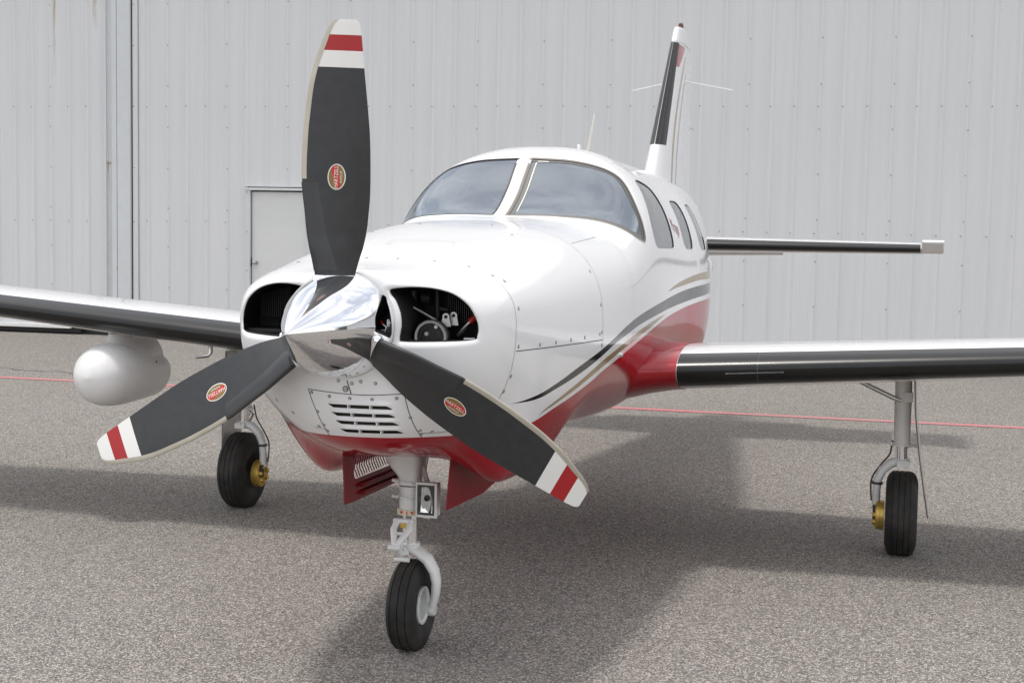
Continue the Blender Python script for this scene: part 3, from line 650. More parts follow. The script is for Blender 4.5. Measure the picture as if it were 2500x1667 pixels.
# seams and fasteners
def seam_front(pts, w_=.0028, mat='line', name='panel_seam'):
    q_ = crom(pts, 10, False) if len(pts) > 2 else np.array([np.array(pts[0])+(np.array(pts[1])-np.array(pts[0]))*t for t in np.linspace(0, 1, 16)])
    L = [front_pt(*p) for p in q_]; L = [l for l in L if l[0] is not None]; mb = MB(); ribbon(mb, [l[0] for l in L], [l[1] for l in L], w_, .0007); mb.build(name, mat, cowl)
seam_front([(-.134, 1.115), (-.112, 1.035), (-.09, .945)]); seam_front([(.212, 1.113), (.218, 1.04), (.226, .935)])
seam_front([(-.134, 1.115), (-.02, 1.106), (.09, 1.104), (.212, 1.113)]); seam_front([(.012, 1.152), (.026, 1.106)], .004)
seam_front([(.226, .960), (.28, .958), (.34, .962)]); seam_front([(-.09, .968), (-.14, .972)], .002)
fast = MB(); fast.lathe([(0, -.0014), (.0050, -.0013), (.0052, -.0006)], 14, 'z'); fast.lathe([(.0052, -.0006), (.0056, -.0003), (.0074, -.0003), (.0076, .0003)], 14, 'z', mi=1); fast.add([(-.004, -.0008, -.0016), (.004, -.0008, -.0016), (.004, .0008, -.0016), (-.004, .0008, -.0016)], [(0, 1, 2, 3)], 1)
f0 = fast.build('fastener', ['alu', 'line'], cowl)
f0used = [False]
def fastener(loc, nrm, parent, s=1.):
    o = f0 if not f0used[0] else f0.copy()
    if f0used[0]: COL.objects.link(o)
    f0used[0] = True; o.parent = parent; o.location = np.array(loc)+np.array(nrm)*.0006; o.rotation_euler = Vector(-np.array(nrm)).to_track_quat('Z', 'Y').to_euler(); o.scale = (s*.86, s*.86, s*.86)
for p in [(-.122, 1.104), (-.055, 1.093), (.02, 1.089), (.10, 1.089), (.185, 1.096), (-.108, 1.035), (-.096, .985), (-.088, .962), (.218, 1.025), (.232, .972), (.228, .955), (.262, .965), (-.118, .978), (.03, 1.142), (.115, 1.146), (.062, 1.150), (-.02, 1.150), (.006, 1.122), (-.22, 1.02), (-.29, 1.06)]:
    l_, n_ = front_pt(*p)
    if l_ is not None: fastener(l_, n_, cowl, 1.7 if p == (.006, 1.122) else .95)
def seam_side(pts, w_=.0022, mat='faint', s=1, name='panel_seam', off=.0007):
    L = [any_near(p) for p in pts]; mb = MB(); ribbon(mb, [l[0] for l in L], [l[1] for l in L], w_, off); return mb.build(name, mat, fus)
def section(y, a0, a1, n=60):
    p_ = np.radians(np.linspace(a0, a1, n)); x_, z_ = body(np.full(n, y), p_); return np.stack([x_, np.full(n, y), z_], -1)
seam_side(section(-.385, -80, 260, 220), .0024, simple('bowl_joint', (.22, .22, .23), .6), name='cowl_joint'); seam_side(section(.645, -60, 240, 200), .0022, simple('cowl_joint_gap', (.15, .15, .16), .6), name='cowl_joint')
seam_side(section(1.22, -20, 40, 40), .0015, 'faint')
for s in (1, -1):
    P = [side_pt(y_, 1.243-.031*(y_+.374)/1.0, s)[0] for y_ in np.linspace(-.375, .640, 40)]; seam_side(P, .0035, 'line')
    for y_, z_ in [(-.355, 1.258), (-.15, 1.250), (.02, 1.246), (.20, 1.243), (.38, 1.240), (.60, 1.238), (-.35, 1.395), (-.37, 1.152), (-.40, 1.06), (.625, 1.36), (.60, 1.50), (.63, 1.245), (.63, 1.19), (.615, 1.10), (-.33, 1.49)]:
        l_, n_ = side_pt(y_, z_, s) if y_ > -.385 else any_near((.55*s, y_, z_))
        if l_ is not None: fastener(l_, n_, fus, 1.15)
    for x_ in (.06, .20, .33, .42):
        l_, n_ = snap((x_*s, -.355, 2.2), (0, 0, -1)); fastener(l_, n_, fus, 1.05)
    for x_, y_ in ((.16, .55), (.30, .35)):
        l_, n_ = snap((x_*s, y_, 2.2), (0, 0, -1)); fastener(l_, n_, fus, .9)
# piano hinge on the port nose baggage door, oil filler door outline
P = [snap((x_, y_, 2.2), (0, 0, -1))[0] for x_, y_ in zip(np.linspace(.474, .486, 30), np.linspace(.68, 1.10, 30))]
mb = MB()
for i in range(29):
    if i % 2 == 0: mb.tube([P[i], P[i+1]], .0022, 6)
mb.build('piano_hinge', 'faint', fus)
od = [(-.07, -.12), (.14, -.12), (.16, -.09), (.15, -.02), (.12, 0), (-.06, 0), (-.09, -.03), (-.09, -.09)]
oc = crom([(a+.02, b_) for a, b_ in od], 5); L = [snap((a, b_, 2.2), (0, 0, -1)) for a, b_ in oc]; mb = MB(); ribbon(mb, [l[0] for l in L], [l[1] for l in L], .002, .0007, True); mb.build('oil_filler_door', 'faint', fus)
# rivets along the windshield post and its base
rv = MB()
for s in (-1, 1):
    for y_ in np.linspace(1.26, 1.70, 22):
        l_, n_ = snap((.018*s, y_, 2.4), (0, 0, -1)); rv.lathe([(0, 0), (.0022, 0)], 6, 'z', l_+n_*.0009)
    for t in np.linspace(0, 1, 26):
        x_ = .05+.52*t; y_ = np.interp(x_, [.05, .23, .32, .40, .47, .54, .60], [1.215, 1.235, 1.262, 1.300, 1.340, 1.39, 1.47]); l_, n_ = snap((x_*s, y_, 2.4), (0, 0, -1)); rv.lathe([(0, 0), (.0022, 0)], 6, 'z', l_+n_*.0009)
tag(rv.build('rivets', 'faint', fus), kind='stuff')
# --- text as mesh
def text_mesh(s_, size=1., shear=0., sx=1.):
    cu_ = bpy.data.curves.new('t', 'FONT'); cu_.body = s_; cu_.align_x = 'CENTER'; cu_.align_y = 'CENTER'; cu_.size = size; cu_.shear = shear; cu_.resolution_u = 3
    ob = bpy.data.objects.new('t', cu_); COL.objects.link(ob); dg = bpy.context.evaluated_depsgraph_get(); me = bpy.data.meshes.new_from_object(ob.evaluated_get(dg))
    V = np.array([v.co[:2] for v in me.vertices]); F = [tuple(p.vertices) for p in me.polygons]; bpy.data.objects.remove(ob); bpy.data.curves.remove(cu_); bpy.data.meshes.remove(me)
    V[:, 0] *= sx; return V, F
tv, tf = text_mesh('Mirage', .100, .35, .85)
mb = MB(); V = []
for a, b_ in tv:
    l_, n_ = side_pt(2.62+a, 1.682+b_-.12*a, 1); V.append(l_+n_*.0012)
mb.add(V, tf); mb.build('side_script', 'script', fus)

# --- spinner
R_ = .182; tk_ = [0, .08, .2, .4, .65, .85, 1.0, 1.075, 1.16]; rk_ = [0, .0225, .0515, .0955, .1420, .1660, .1765, .1800, .1823]
SP = [(0., -1.2235), (.0035, -1.2228)]+[(float(pchip(tk_, rk_, t)), -1.2235+.4235*t) for t in np.linspace(.022, 1.16, 60)]
SP += [(.1825, -.731)]
mb = MB(); mb.lathe(SP, 128, 'y', (0, 0, 1.345)); spin = mb.build('spinner', 'chrome', plane, sharp=60)
mb = MB(); mb.lathe([(R_, -.7315), (R_+.0015, -.731), (R_+.0015, -.7295), (.05, -.729)], 96, 'y', (0, 0, 1.345)); mb.build('spinner_backplate', 'steel', spin)
mb = MB(); mb.lathe([(RR, RY), (RR-.002, RY-.002), (RR-.006, RY+.001), (RR-.008, RY+.05)], 96, 'y', (0, 0, 1.345)); mb.build('spinner_ring', 'white_satin', cowl)
for i in range(18):
    a = 2*pi*i/18+.12; n_ = np.array([math.cos(a), 0, math.sin(a)]); fastener(np.array([0, -.748, 1.345])+n_*.1795, n_, spin, .62)
# --- propeller blades
Rr = np.array([.14, .16, .19, .23, .265, .32, .38, .44, .497, .57, .64, .71, .787, .86, .93, .97, .99, 1.005, 1.016])
La = np.array([.056, .060, .065, .073, .081, .091, .099, .108, .115, .1175, .117, .113, .107, .094, .072, .0575, .048, .039, .026])
Tb = np.array([.048, .050, .055, .064, .073, .083, .089, .093, .094, .0935, .091, .085, .077, .069, .062, .0575, .054, .050, .040])
def bl_(r): return pchip(Rr, La, r), pchip(Rr, Tb, r), np.radians(np.interp(r, [.14, .25, .4, .6, .8, 1.016], [34, 33, 27, 20, 16, 13])), np.interp(r, [.14, .2, .3, .45, .7, .95, 1.016], [.80, .55, .27, .155, .10, .065, .05])
def af(t):  # half thickness shape, t 0 at LE .. 1 at TE
    return 5*.5*(.2969*np.sqrt(t)-.126*t-.3516*t**2+.2843*t**3-.1015*t**4)*2
def blade_face(x, r, front=True):
    a, b_, be, tr = bl_(r); c = a+b_; t = np.clip((x+a)/c, 0, 1); ch = c/np.cos(be)
    h = af(t)*tr*ch*(.72 if front else .28)
    return x*np.tan(be)+(-h if front else h)*np.cos(be)
def blade_surf(rs, t0, t1, nt, off, name, mat, parent, backfrac=1.):
    # wraps from the front face at t1 round the leading edge to the back face
    tt = np.concatenate([np.linspace(math.sqrt(t1), 0, nt)**2, (np.linspace(0, math.sqrt(t1*backfrac), nt)**2)[1:]]); n = len(tt); V = []
    for r in rs:
        a, b_, be, tr = bl_(r); sc_b = t1 if np.isscalar(t1) else 1
        for j, t in enumerate(tt):
            x_ = -a+t*(a+b_); fr_ = j < nt; y_ = blade_face(np.array(x_), np.array(r), fr_); o2 = off if t > 1e-6 else 0
            V.append((x_-(off if t < .01 else 0), y_+(-o2 if fr_ else o2), r))
    m = len(rs); mb = MB(); mb.add(V, [(i*n+j, i*n+j+1, (i+1)*n+j+1, (i+1)*n+j) for i in range(m-1) for j in range(n-1)]); return mb.build(name, mat, parent, sharp=50)
def make_blade():
    rs = np.concatenate([np.linspace(.14, .99, 58), [1.0, 1.008, 1.013, 1.016]]); nt = 22; tt = np.concatenate([np.linspace(1, 0, nt)**1.6, (np.linspace(0, 1, nt)**1.6)[1:-1]]); n = len(tt); V = []
    for r in rs:
        a, b_, be, tr = bl_(r)
        for j, t in enumerate(tt):
            x_ = -a+t*(a+b_); V.append((x_, float(blade_face(np.array(x_), np.array(r), j < nt)), r))
    m = len(rs); mb = MB(); mb.add(V, [(i*n+j, i*n+(j+1) % n, (i+1)*n+(j+1) % n, (i+1)*n+j) for i in range(m-1) for j in range(n)]+[tuple(range(n)), tuple((m-1)*n+j for j in range(n))])
    bo = mb.build('propeller_blade', 'blade', plane, sharp=35)
    # leading edge guard: constant width
    V = []; rs2 = np.linspace(.487, 1.0155, 46); n = 12
    for r in rs2:
        a, b_, be, tr = bl_(r); wd = .0175*min(1, .55+(1.03-r)*5)/(a+b_)
        for j, t in enumerate(np.concatenate([np.linspace(1, 0, 6)**1.7*wd, np.linspace(0, 1, 7)[1:]**1.7*wd])):
            x_ = -a+t*(a+b_); fr_ = j < 6; V.append((x_-(.0009 if t < wd*.3 else 0), float(blade_face(np.array(x_), np.array(r), fr_))+(-.0009 if fr_ else .0009), r))
    mb = MB(); mb.add(V, [(i*n+j, i*n+j+1, (i+1)*n+j+1, (i+1)*n+j) for i in range(len(rs2)-1) for j in range(n-1)]); mb.build('edge_guard', 'nickel', bo, sharp=60)
    V = []; rs2 = np.linspace(.185, .476, 30); n = 16
    for r in rs2:
        a, b_, be, tr = bl_(r); wd = np.interp(r, [.185, .30, .476], [.072, .060, .051])/(a+b_)
        for j, t in enumerate(np.concatenate([np.linspace(1, 0, 8)**1.5*wd, np.linspace(0, 1, 9)[1:]**1.5*wd])):
            x_ = -a+t*(a+b_); fr_ = j < 8; lift = .0028 if t < wd*.97 else .0002; V.append((x_-(.0016 if t < wd*.25 else 0), float(blade_face(np.array(x_), np.array(r), fr_))+(-lift if fr_ else lift), r))
    mb = MB(); mb.add(V, [(i*n+j, i*n+j+1, (i+1)*n+j+1, (i+1)*n+j) for i in range(len(rs2)-1) for j in range(n-1)]); mb.build('deicer_boot', 'blade_boot', bo, sharp=60)
    # maker's decal: oval with lettering, laid on the face. decal axes: e (reading direction, +r), f (letter up, -x)
    mb = MB(); rc_, xc_ = .497, -.006
    def lay(e, f, off): return (xc_-f, float(blade_face(np.array(xc_-f), np.array(rc_+e)))-off, rc_+e)
    def oval(A_, B_, off, mi, keep=None):
        V = [lay(0, 0, off)]; F = []; nr, na = 5, 40
        for i in range(1, nr+1):
            for j in range(na): an_ = 2*pi*j/na; V.append(lay(A_*i/nr*math.cos(an_), B_*i/nr*math.sin(an_), off))
        for j in range(na): F.append((0, 1+j, 1+(j+1) % na))
        for i in range(nr-1):
            for j in range(na): F.append((1+i*na+j, 1+i*na+(j+1) % na, 1+(i+1)*na+(j+1) % na, 1+(i+1)*na+j))
        mb.add(V, F, mi)
    oval(.0430, .0270, .0011, 0); oval(.0400, .0240, .0015, 1)
    bp = []; 
    for e in np.linspace(-.0385, .0385, 20):
        hB = .0236*math.sqrt(max(0, 1-(e/.040)**2)); lo_ = max(-.0075+e*.16, -hB); up_ = min(.0105+e*.24, hB); bp.append((e, min(lo_, up_), max(lo_, up_)))
    V = []; 
    for e, lo_, up_ in bp: V += [lay(e, lo_+(up_-lo_)*q_/3, .0018) for q_ in range(4)]
    mb.add(V, [(i*4+j, i*4+j+1, i*4+4+j+1, i*4+4+j) for i in range(19) for j in range(3)], 2)
    tv, tf = text_mesh('HARTZELL', .0172, 0, .92); mb.add([lay(a, b_+.001, .0021) for a, b_ in tv], tf, 0)
    tv, tf = text_mesh('PROPELLER', .0085, 0, .95); mb.add([lay(a, b_-.0135, .0021) for a, b_ in tv], tf, 0)
    mb.build('maker_decal', ['decal_white', 'decal_gold', 'decal_red'], bo, smooth=False)
    V = []; nc = 36; a, b_, be, tr = bl_(np.array(.176)); ch = (a+b_)/math.cos(be)
    for rr_, gr in ((.130, 1.12), (.166, 1.11), (.1700, 1.09), (.1705, 1.03), (.164, 1.01)):
        for j in range(nc):
            t = 2*pi*j/nc; e1 = ch/2*gr*math.cos(t); e2 = ch*tr*.46*gr*math.sin(t); V.append((-(a-b_)/2+e1*math.cos(be)-e2*math.sin(be)*.4, e1*math.sin(be)+e2*math.cos(be)-.006, rr_))
    mb = MB(); mb.add(V, [(i*nc+j, i*nc+(j+1) % nc, (i+1)*nc+(j+1) % nc, (i+1)*nc+j) for i in range(4) for j in range(nc)]); mb.build('root_cuff', 'chrome', bo, sharp=60)
    return bo
blade0 = make_blade()
def dup_tree(o, parent):
    c = o.copy(); COL.objects.link(c); c.parent = parent
    for ch in list(o.children): d = ch.copy(); COL.objects.link(d); d.parent = c
    return c
for i, a in enumerate((0, 2*pi/3, -2*pi/3)):
    o = blade0 if i == 0 else dup_tree(blade0, plane)
    o.location = tuple(HUB); o.rotation_euler = (0, .0209+a, 0)

# --- wings
def naca(n, t=.15, m_=.02, p_=.4):
    b_ = np.linspace(0, pi, n); xc = (1-np.cos(b_))/2; yt = 5*t*(.2969*np.sqrt(xc)-.126*xc-.3516*xc**2+.2843*xc**3-.1036*xc**4)
    yc = np.where(xc < p_, m_/p_**2*(2*p_*xc-xc**2), m_/(1-p_)**2*((1-2*p_)+2*p_*xc-xc**2))
    return xc, yc, yt
def wing_sec(xa, side):
    c = np.interp(xa, [.3, .75, 6.5], [1.66, 1.58, .92]); yle = 1.715+.035*(xa-.75); zle = .986+.075*(xa-.745)+(-.01 if side > 0 else .003)*xa; t = np.interp(xa, [.3, 6.5], [.148, .12]); return c, yle, zle, t
def wing_pts(xa, side, n=44, scale=1., xmax=1.):
    c, yle, zle, t = wing_sec(xa, side); xc, yc, yt = naca(n, t, .004); inc = math.radians(2.4)
    U = np.stack([xc, yc+yt], 1); Lw = np.stack([xc, yc-yt], 1); P = np.concatenate([U[::-1], Lw[1:-1]])*c*scale
    P[:, 0] -= c*(scale-1)*.18
    return np.array([(xa*side, yle+p[0]*math.cos(inc)+p[1]*math.sin(inc), zle+p[1]*math.cos(inc)-p[0]*math.sin(inc)) for p in P])
wings = {}
for side in (-1, 1):
    xs_ = np.concatenate([[.30, .5, .62], np.linspace(.75, 6.3, 24), [6.42, 6.50, 6.54]]); S_ = []
    for i, xa in enumerate(xs_):
        S_.append(wing_pts(min(xa, 6.5), side, 44, 1. if xa < 6.4 else (.97 if xa < 6.45 else (.85 if xa < 6.52 else .5))))
        S_[-1][:, 0] = xa*side
    n = len(S_[0]); mb = MB(); mb.add(np.concatenate(S_), [(i*n+j, i*n+(j+1) % n, (i+1)*n+(j+1) % n, (i+1)*n+j) for i in range(len(xs_)-1) for j in range(n)]+[tuple((len(xs_)-1)*n+j for j in range(n))])
    w_ = mb.build('wing', 'white', plane, sharp=50); wings[side] = w_
    def strip(x0, x1, fu, fl, off, name, mat, nx=20, nt=14):
        V = []
        for xa in np.linspace(x0, x1, nx):
            c, yle, zle, t = wing_sec(xa, side); inc = math.radians(2.4)
            for j, q_ in enumerate(np.concatenate([np.linspace(math.sqrt(fu), 0, nt)**2, (np.linspace(0, math.sqrt(fl), nt)**2)[1:]])):
                up_ = j < nt; xc = q_; yt = 5*t*(.2969*math.sqrt(xc)-.126*xc-.3516*xc**2+.2843*xc**3-.1036*xc**4); yc = .004/.16*(.8*xc-xc**2)
                d_ = .5*(.2969/math.sqrt(max(xc, 1e-5)))*5*t; nx_, nz_ = -d_, 1.; l_ = math.hypot(nx_, nz_); nx_, nz_ = nx_/l_, nz_/l_*(1 if up_ else -1)
                e_ = off if (0 < j < 2*nt-2) else .0002
                p0, p1 = xc*c+nx_*e_, (yc+(yt if up_ else -yt))*c+nz_*e_
                V.append((xa*side, yle+p0*math.cos(inc)+p1*math.sin(inc), zle+p1*math.cos(inc)-p0*math.sin(inc)))
        m = 2*nt-1; mb = MB(); mb.add(V, [(i*m+j, i*m+j+1, (i+1)*m+j+1, (i+1)*m+j) for i in range(nx-1) for j in range(m-1)]); return mb.build(name, mat, w_, sharp=70)
    strip(.782, 1.172, .075, .085, .0024, 'deice_boot', 'boot'); strip(1.173, 6.2, .075, .085, .0018, 'deice_boot', 'boot', 40)
    # red wing root fairing
    F_ = []
    for xa, sc_ in ((.50, 1.34), (.58, 1.20), (.64, 1.12), (.70, 1.065), (.745, 1.035), (.772, 1.024), (.779, 1.018)):
        F_.append(wing_pts(xa, side, 44, sc_)); 
    n = len(F_[0]); mb = MB(); mb.add(np.concatenate(F_), [(i*n+j, i*n+(j+1) % n, (i+1)*n+(j+1) % n, (i+1)*n+j) for i in range(len(F_)-1) for j in range(n)]); mb.build('root_fairing', 'red', w_)
    # stall strip
    xs2 = np.linspace(1.02, 1.30, 8); V = []
    for xa in xs2:
        c, yle, zle, t = wing_sec(xa, side); V += [(xa*side, yle-.012, zle-.018), (xa*side, yle+.004, zle-.008), (xa*side, yle+.004, zle-.028)]
    mb = MB(); mb.add(V, [(i*3+j, i*3+(j+1) % 3, i*3+3+(j+1) % 3, i*3+3+j) for i in range(7) for j in range(3)]+[(0, 1, 2), (21, 22, 23)]); mb.build('stall_strip', 'boot', w_)
# probe under the starboard wing
MB().tube([(-1.752, 1.78, 1.0), (-1.752, 1.78, .965), (-1.762, 1.765, .948), (-1.80, 1.70, .944)], [.014, .012, .009, .007], 10, sq=1.).build('pitot_probe', 'steel', wings[-1])
# weather radar pod on its pylon
PX, PZ = -2.45, .803
mb = MB(); prof = [(0, 1.70), (.04, 1.706), (.082, 1.724), (.122, 1.757), (.152, 1.803), (.170, 1.86), (.179, 1.93), (.181, 2.0), (.180, 2.08), (.177, 2.18), (.173, 2.28), (.170, 2.335), (.164, 2.343), (.150, 2.335), (0, 2.30)]
V = []; n = 56
for r, yv in prof:
    for j in range(n):
        t = 2*pi*j/n; c_, s2 = math.cos(t), math.sin(t); zz_ = r*s2
        if s2 > 0: zz_ *= 1-.38*float(sstep(1.95, 2.28, yv))
        V.append((PX+r*c_*.98, yv, PZ+zz_))
mb.add(V, [(i*n+j, i*n+(j+1) % n, (i+1)*n+(j+1) % n, (i+1)*n+j) for i in range(len(prof)-1) for j in range(n)]); pod = mb.build('radar_pod', 'white_satin', wings[-1], sharp=40)
V = []; lv = [(.86, 1.74, 2.37, .150), (.915, 1.79, 2.375, .128), (.945, 1.845, 2.38, .098), (.965, 1.89, 2.385, .075), (.985, 1.925, 2.395, .062), (1.01, 1.945, 2.41, .056), (1.05, 1.955, 2.43, .054), (1.10, 1.955, 2.45, .056), (1.16, 1.955, 2.45, .056)]
tt = np.linspace(0, 2*pi, 41)[:-1]
for zz_, ya, yb, hw in lv:
    for t in tt:
        u = (1-math.cos(t))/2; hw_ = hw*np.interp(u, [0, .03, .12, .35, .7, 1], [0, .45, .78, 1, .92, .70])*(1 if math.sin(t) >= 0 else -1); V.append((PX+hw_, ya+(yb-ya)*u, zz_))
mb = MB(); n = 40; mb.add(V, [(i*n+j, i*n+(j+1) % n, (i+1)*n+(j+1) % n, (i+1)*n+j) for i in range(len(lv)-1) for j in range(n)]); mb.build('pod_pylon', 'white_satin', wings[-1], sharp=50)
mb = MB(); pz_ = []
for t in np.linspace(pi*1.32, pi*2.68, 30):
    u = (1-math.cos(t))/2; hw_ = .0585*np.interp(u, [0, .03, .12, .35, .7, 1], [0.02, .47, .80, 1, .92, .70])*(1 if math.sin(t) >= 0 else -1); pz_.append((PX+hw_, 1.946+(2.415-1.946)*u, 1.030))
mb.tube(pz_, .0012, 5); mb.build('pylon_seam', 'line', wings[-1])
for y_, z_ in ((2.07, 1.012), (2.10, .985), (2.16, .86)):
    h = pod.matrix_world; MB().lathe([(0, .0), (.006, .0), (.007, -.002)], 10, 'x', (PX+(.060 if z_ > .98 else .171), y_, z_)).build('pod_screw', 'dark', wings[-1])

# --- tail
def fin_loft(levels, n=30, t=.09):
    xc, yc, yt = naca(n, t, .0001); V = []
    for (z_, ya, yb) in levels:
        c = yb-ya
        for p in list(range(n))[::-1]: V.append((yt[p]*c, ya+xc[p]*c, z_))
        for p in range(1, n-1): V.append((-yt[p]*c, ya+xc[p]*c, z_))
    m = 2*n-2; return V, [(i*m+j, i*m+(j+1) % m, (i+1)*m+(j+1) % m, (i+1)*m+j) for i in range(len(levels)-1) for j in range(m)]+[tuple((len(levels)-1)*m+j for j in range(m))]
def yfin(z): return np.interp(z, [1.5, 2.065, 2.28, 3.134, 3.255], [4.9, 5.328, 5.547, 6.335, 6.44])
k = NT('fin_paint'); x, y, z = k.xyz(); dle = k.math('SUBTRACT', y, k.math('ADD', k.math('MULTIPLY', k.math('SUBTRACT', z, 2.28), .9227), 5.547))
band_ = lambda v, a, b_: k.math('MULTIPLY', k.math('GREATER_THAN', v, a), k.math('LESS_THAN', v, b_))
curv = k.math('ADD', dle, k.math('MULTIPLY', k.math('POWER', k.math('SUBTRACT', z, 2.6), 2.), -.5))
col = k.mix(k.math('MULTIPLY', band_(curv, .30, .37), band_(z, 2.0, 3.05)), k.C(WHITE), k.C(TAN)); col = k.mix(k.math('MULTIPLY', band_(curv, .50, .55), band_(z, 2.0, 2.9)), col, k.C((.12, .12, .12)))
col = k.mix(k.math('MULTIPLY', band_(k.math('ADD', dle, k.math('MULTIPLY', k.math('SUBTRACT', 3.12, z), .9)), .0, .36), band_(z, 2.93, 3.12)), col, k.C(RED))
M['fin'] = k.bsdf(col, .16, 0, .6, .5)
lev = [(z_, float(yfin(z_)), float(np.interp(z_, [1.5, 3.25], [7.52, 7.32]))) for z_ in np.linspace(1.7, 3.14, 14)]
V, F = fin_loft(lev); mb = MB(); mb.add(V, F); fin = mb.build('vertical_fin', 'fin', plane, sharp=50)
V, F = fin_loft([(3.14, 6.335, 7.33), (3.20, 6.39, 7.33), (3.24, 6.425, 7.31), (3.262, 6.455, 7.26), (3.272, 6.50, 7.20)], t=.095); mb = MB(); mb.add(V, F); mb.build('fin_cap', 'white', fin)
mb = MB(); V = []; nt = 10
for z_ in np.linspace(2.285, 3.13, 16):
    ya = float(yfin(z_)); c = float(np.interp(z_, [1.5, 3.25], [7.52, 7.32]))-ya
    for j, q_ in enumerate(np.concatenate([-np.linspace(1, 0, nt), np.linspace(0, 1, nt)[1:]])):
        xc = q_*q_*.085; yt = 5*.09*(.2969*math.sqrt(xc)-.126*xc-.3516*xc**2); V.append((math.copysign(yt*c+.0015*(abs(q_) > .01), q_), ya+xc*c-.0015*(1-abs(q_)), z_))
m = 2*nt-1; mb.add(V, [(i*m+j, i*m+j+1, (i+1)*m+j+1, (i+1)*m+j) for i in range(15) for j in range(m-1)]); mb.build('deice_boot', 'boot', fin)
mb = MB(); mb.lathe([(.018, 3.262), (.022, 3.275), (.022, 3.305), (.016, 3.322), (0, 3.326)], 20, 'z', (0, 6.70, 0)); mb.build('beacon', 'amber', fin)
mb = MB(); mb.tube([(0, 6.70, 2.862), (.41, 6.92, 2.80)], [.006, .0045], 8); mb.build('whisker_antenna', 'white_satin', fin); mb = MB(); mb.tube([(0, 6.70, 2.862), (-.43, 6.92, 2.80)], [.006, .0045], 8); mb.build('whisker_antenna', 'white_satin', fin)
MB().tube([(0, 7.40, 2.52), (.0, 7.62, 2.515)], .002, 6).build('static_wick', 'dark', fin)
for side in (-1, 1):
    def st_sec(xa):
        return np.interp(xa, [.1, 2.0], [6.12, 6.28]), np.interp(xa, [.1, 2.0], [7.05, 6.95]), 1.535
    V = []; n = 24; xc, yc, yt = naca(n, .135, .0001); xs2 = [.05, .5, 1.0, 1.5, 1.96]
    for xa in xs2:
        a_, b_, z_ = st_sec(xa); c = b_-a_; inc = -.02
        for p in list(range(n))[::-1]: V.append((xa*side, a_+xc[p]*c, z_+yt[p]*c))
        for p in range(1, n-1): V.append((xa*side, a_+xc[p]*c, z_-yt[p]*c))
    m = 2*n-2; mb = MB(); mb.add(V, [(i*m+j, i*m+(j+1) % m, (i+1)*m+(j+1) % m, (i+1)*m+j) for i in range(4) for j in range(m)]+[tuple(4*m+j for j in range(m))]); stb = mb.build('horizontal_stabilizer', 'white', plane)
    V = []; nt = 10
    for xa in np.linspace(.2, 1.955, 10):
        a_, b_, z_ = st_sec(xa); c = b_-a_
        for q_ in np.concatenate([-np.linspace(1, 0, nt), np.linspace(0, 1, nt)[1:]]):
            x2 = q_*q_*.07; t2 = 5*.135*(.2969*math.sqrt(x2)-.126*x2-.3516*x2**2); V.append((xa*side, a_+x2*c-.0015*(1-abs(q_)), z_+math.copysign(t2*c+.0015*(abs(q_) > .01), q_)))
    m = 2*nt-1; mb = MB(); mb.add(V, [(i*m+j, i*m+j+1, (i+1)*m+j+1, (i+1)*m+j) for i in range(9) for j in range(m-1)]); mb.build('deice_boot', 'boot', stb)
    # elevator horn, drooped trailing edge up front
    V = []; hp = [(6.19, 1.585), (6.20, 1.603), (6.225, 1.605), (6.9, 1.52), (6.95, 1.51), (6.9, 1.50), (6.3, 1.50)]
    mb = MB(); mb.plate([(2.045*side, a_, b_) for a_, b_ in hp], .165); mb.build('elevator_horn', 'white', stb, bevel=.018)
    mb = MB(); mb.plate([(.15*side, 7.0, 1.52), (.85*side, 7.0, 1.53), (.85*side, 7.15, 1.455), (.15*side, 7.18, 1.437)], .02); mb.build('trim_tab', 'white', stb)
    for xa in (1.2, 1.55, 1.95): MB().tube([(xa*side, 6.96, 1.525), (xa*side+.03, 7.10, 1.475)], .002, 6).build('static_wick', 'dark', stb)
# --- roof antennas
mb = MB(); V = []
for z_, y0_, y1_, hw in ((2.05, 3.10, 3.22, .012), (2.11, 3.13, 3.215, .010), (2.24, 3.25, 3.29, .006), (2.35, 3.345, 3.355, .003)):
    V += [(0, y0_, z_), (hw, (y0_+y1_)/2, z_), (0, y1_, z_), (-hw, (y0_+y1_)/2, z_)]
mb.add(V, [(i*4+j, i*4+(j+1) % 4, i*4+4+(j+1) % 4, i*4+4+j) for i in range(3) for j in range(4)]+[(12, 13, 14, 15)]); mb.build('whip_antenna', simple('cream_paint', (.70, .67, .60), .4), plane)
mb = MB(); mb.lathe([(.075, 2.05), (.075, 2.088), (.06, 2.096), (0, 2.098)], 24, 'z', (0, 2.72, 0)).box((0, 2.95, 2.10), (.012, .06, .09)); mb.build('roof_antenna', 'white', plane, bevel=.003)
# door hold rod beside the cabin, hanging step
MB().tube([(.70, 3.42, 1.50), (.715, 3.42, 1.47), (.712, 3.43, 1.425)], [.006, .012, .017], 10).build('door_latch', 'alu', plane)
l_, n_ = side_pt(1.005, 1.118, 1); MB().lathe([(0, .012), (.008, .011), (.012, .004), (.013, 0)], 14, 'x', l_+np.array([0, 0, 0])).build('drain_fitting', 'alu', plane)

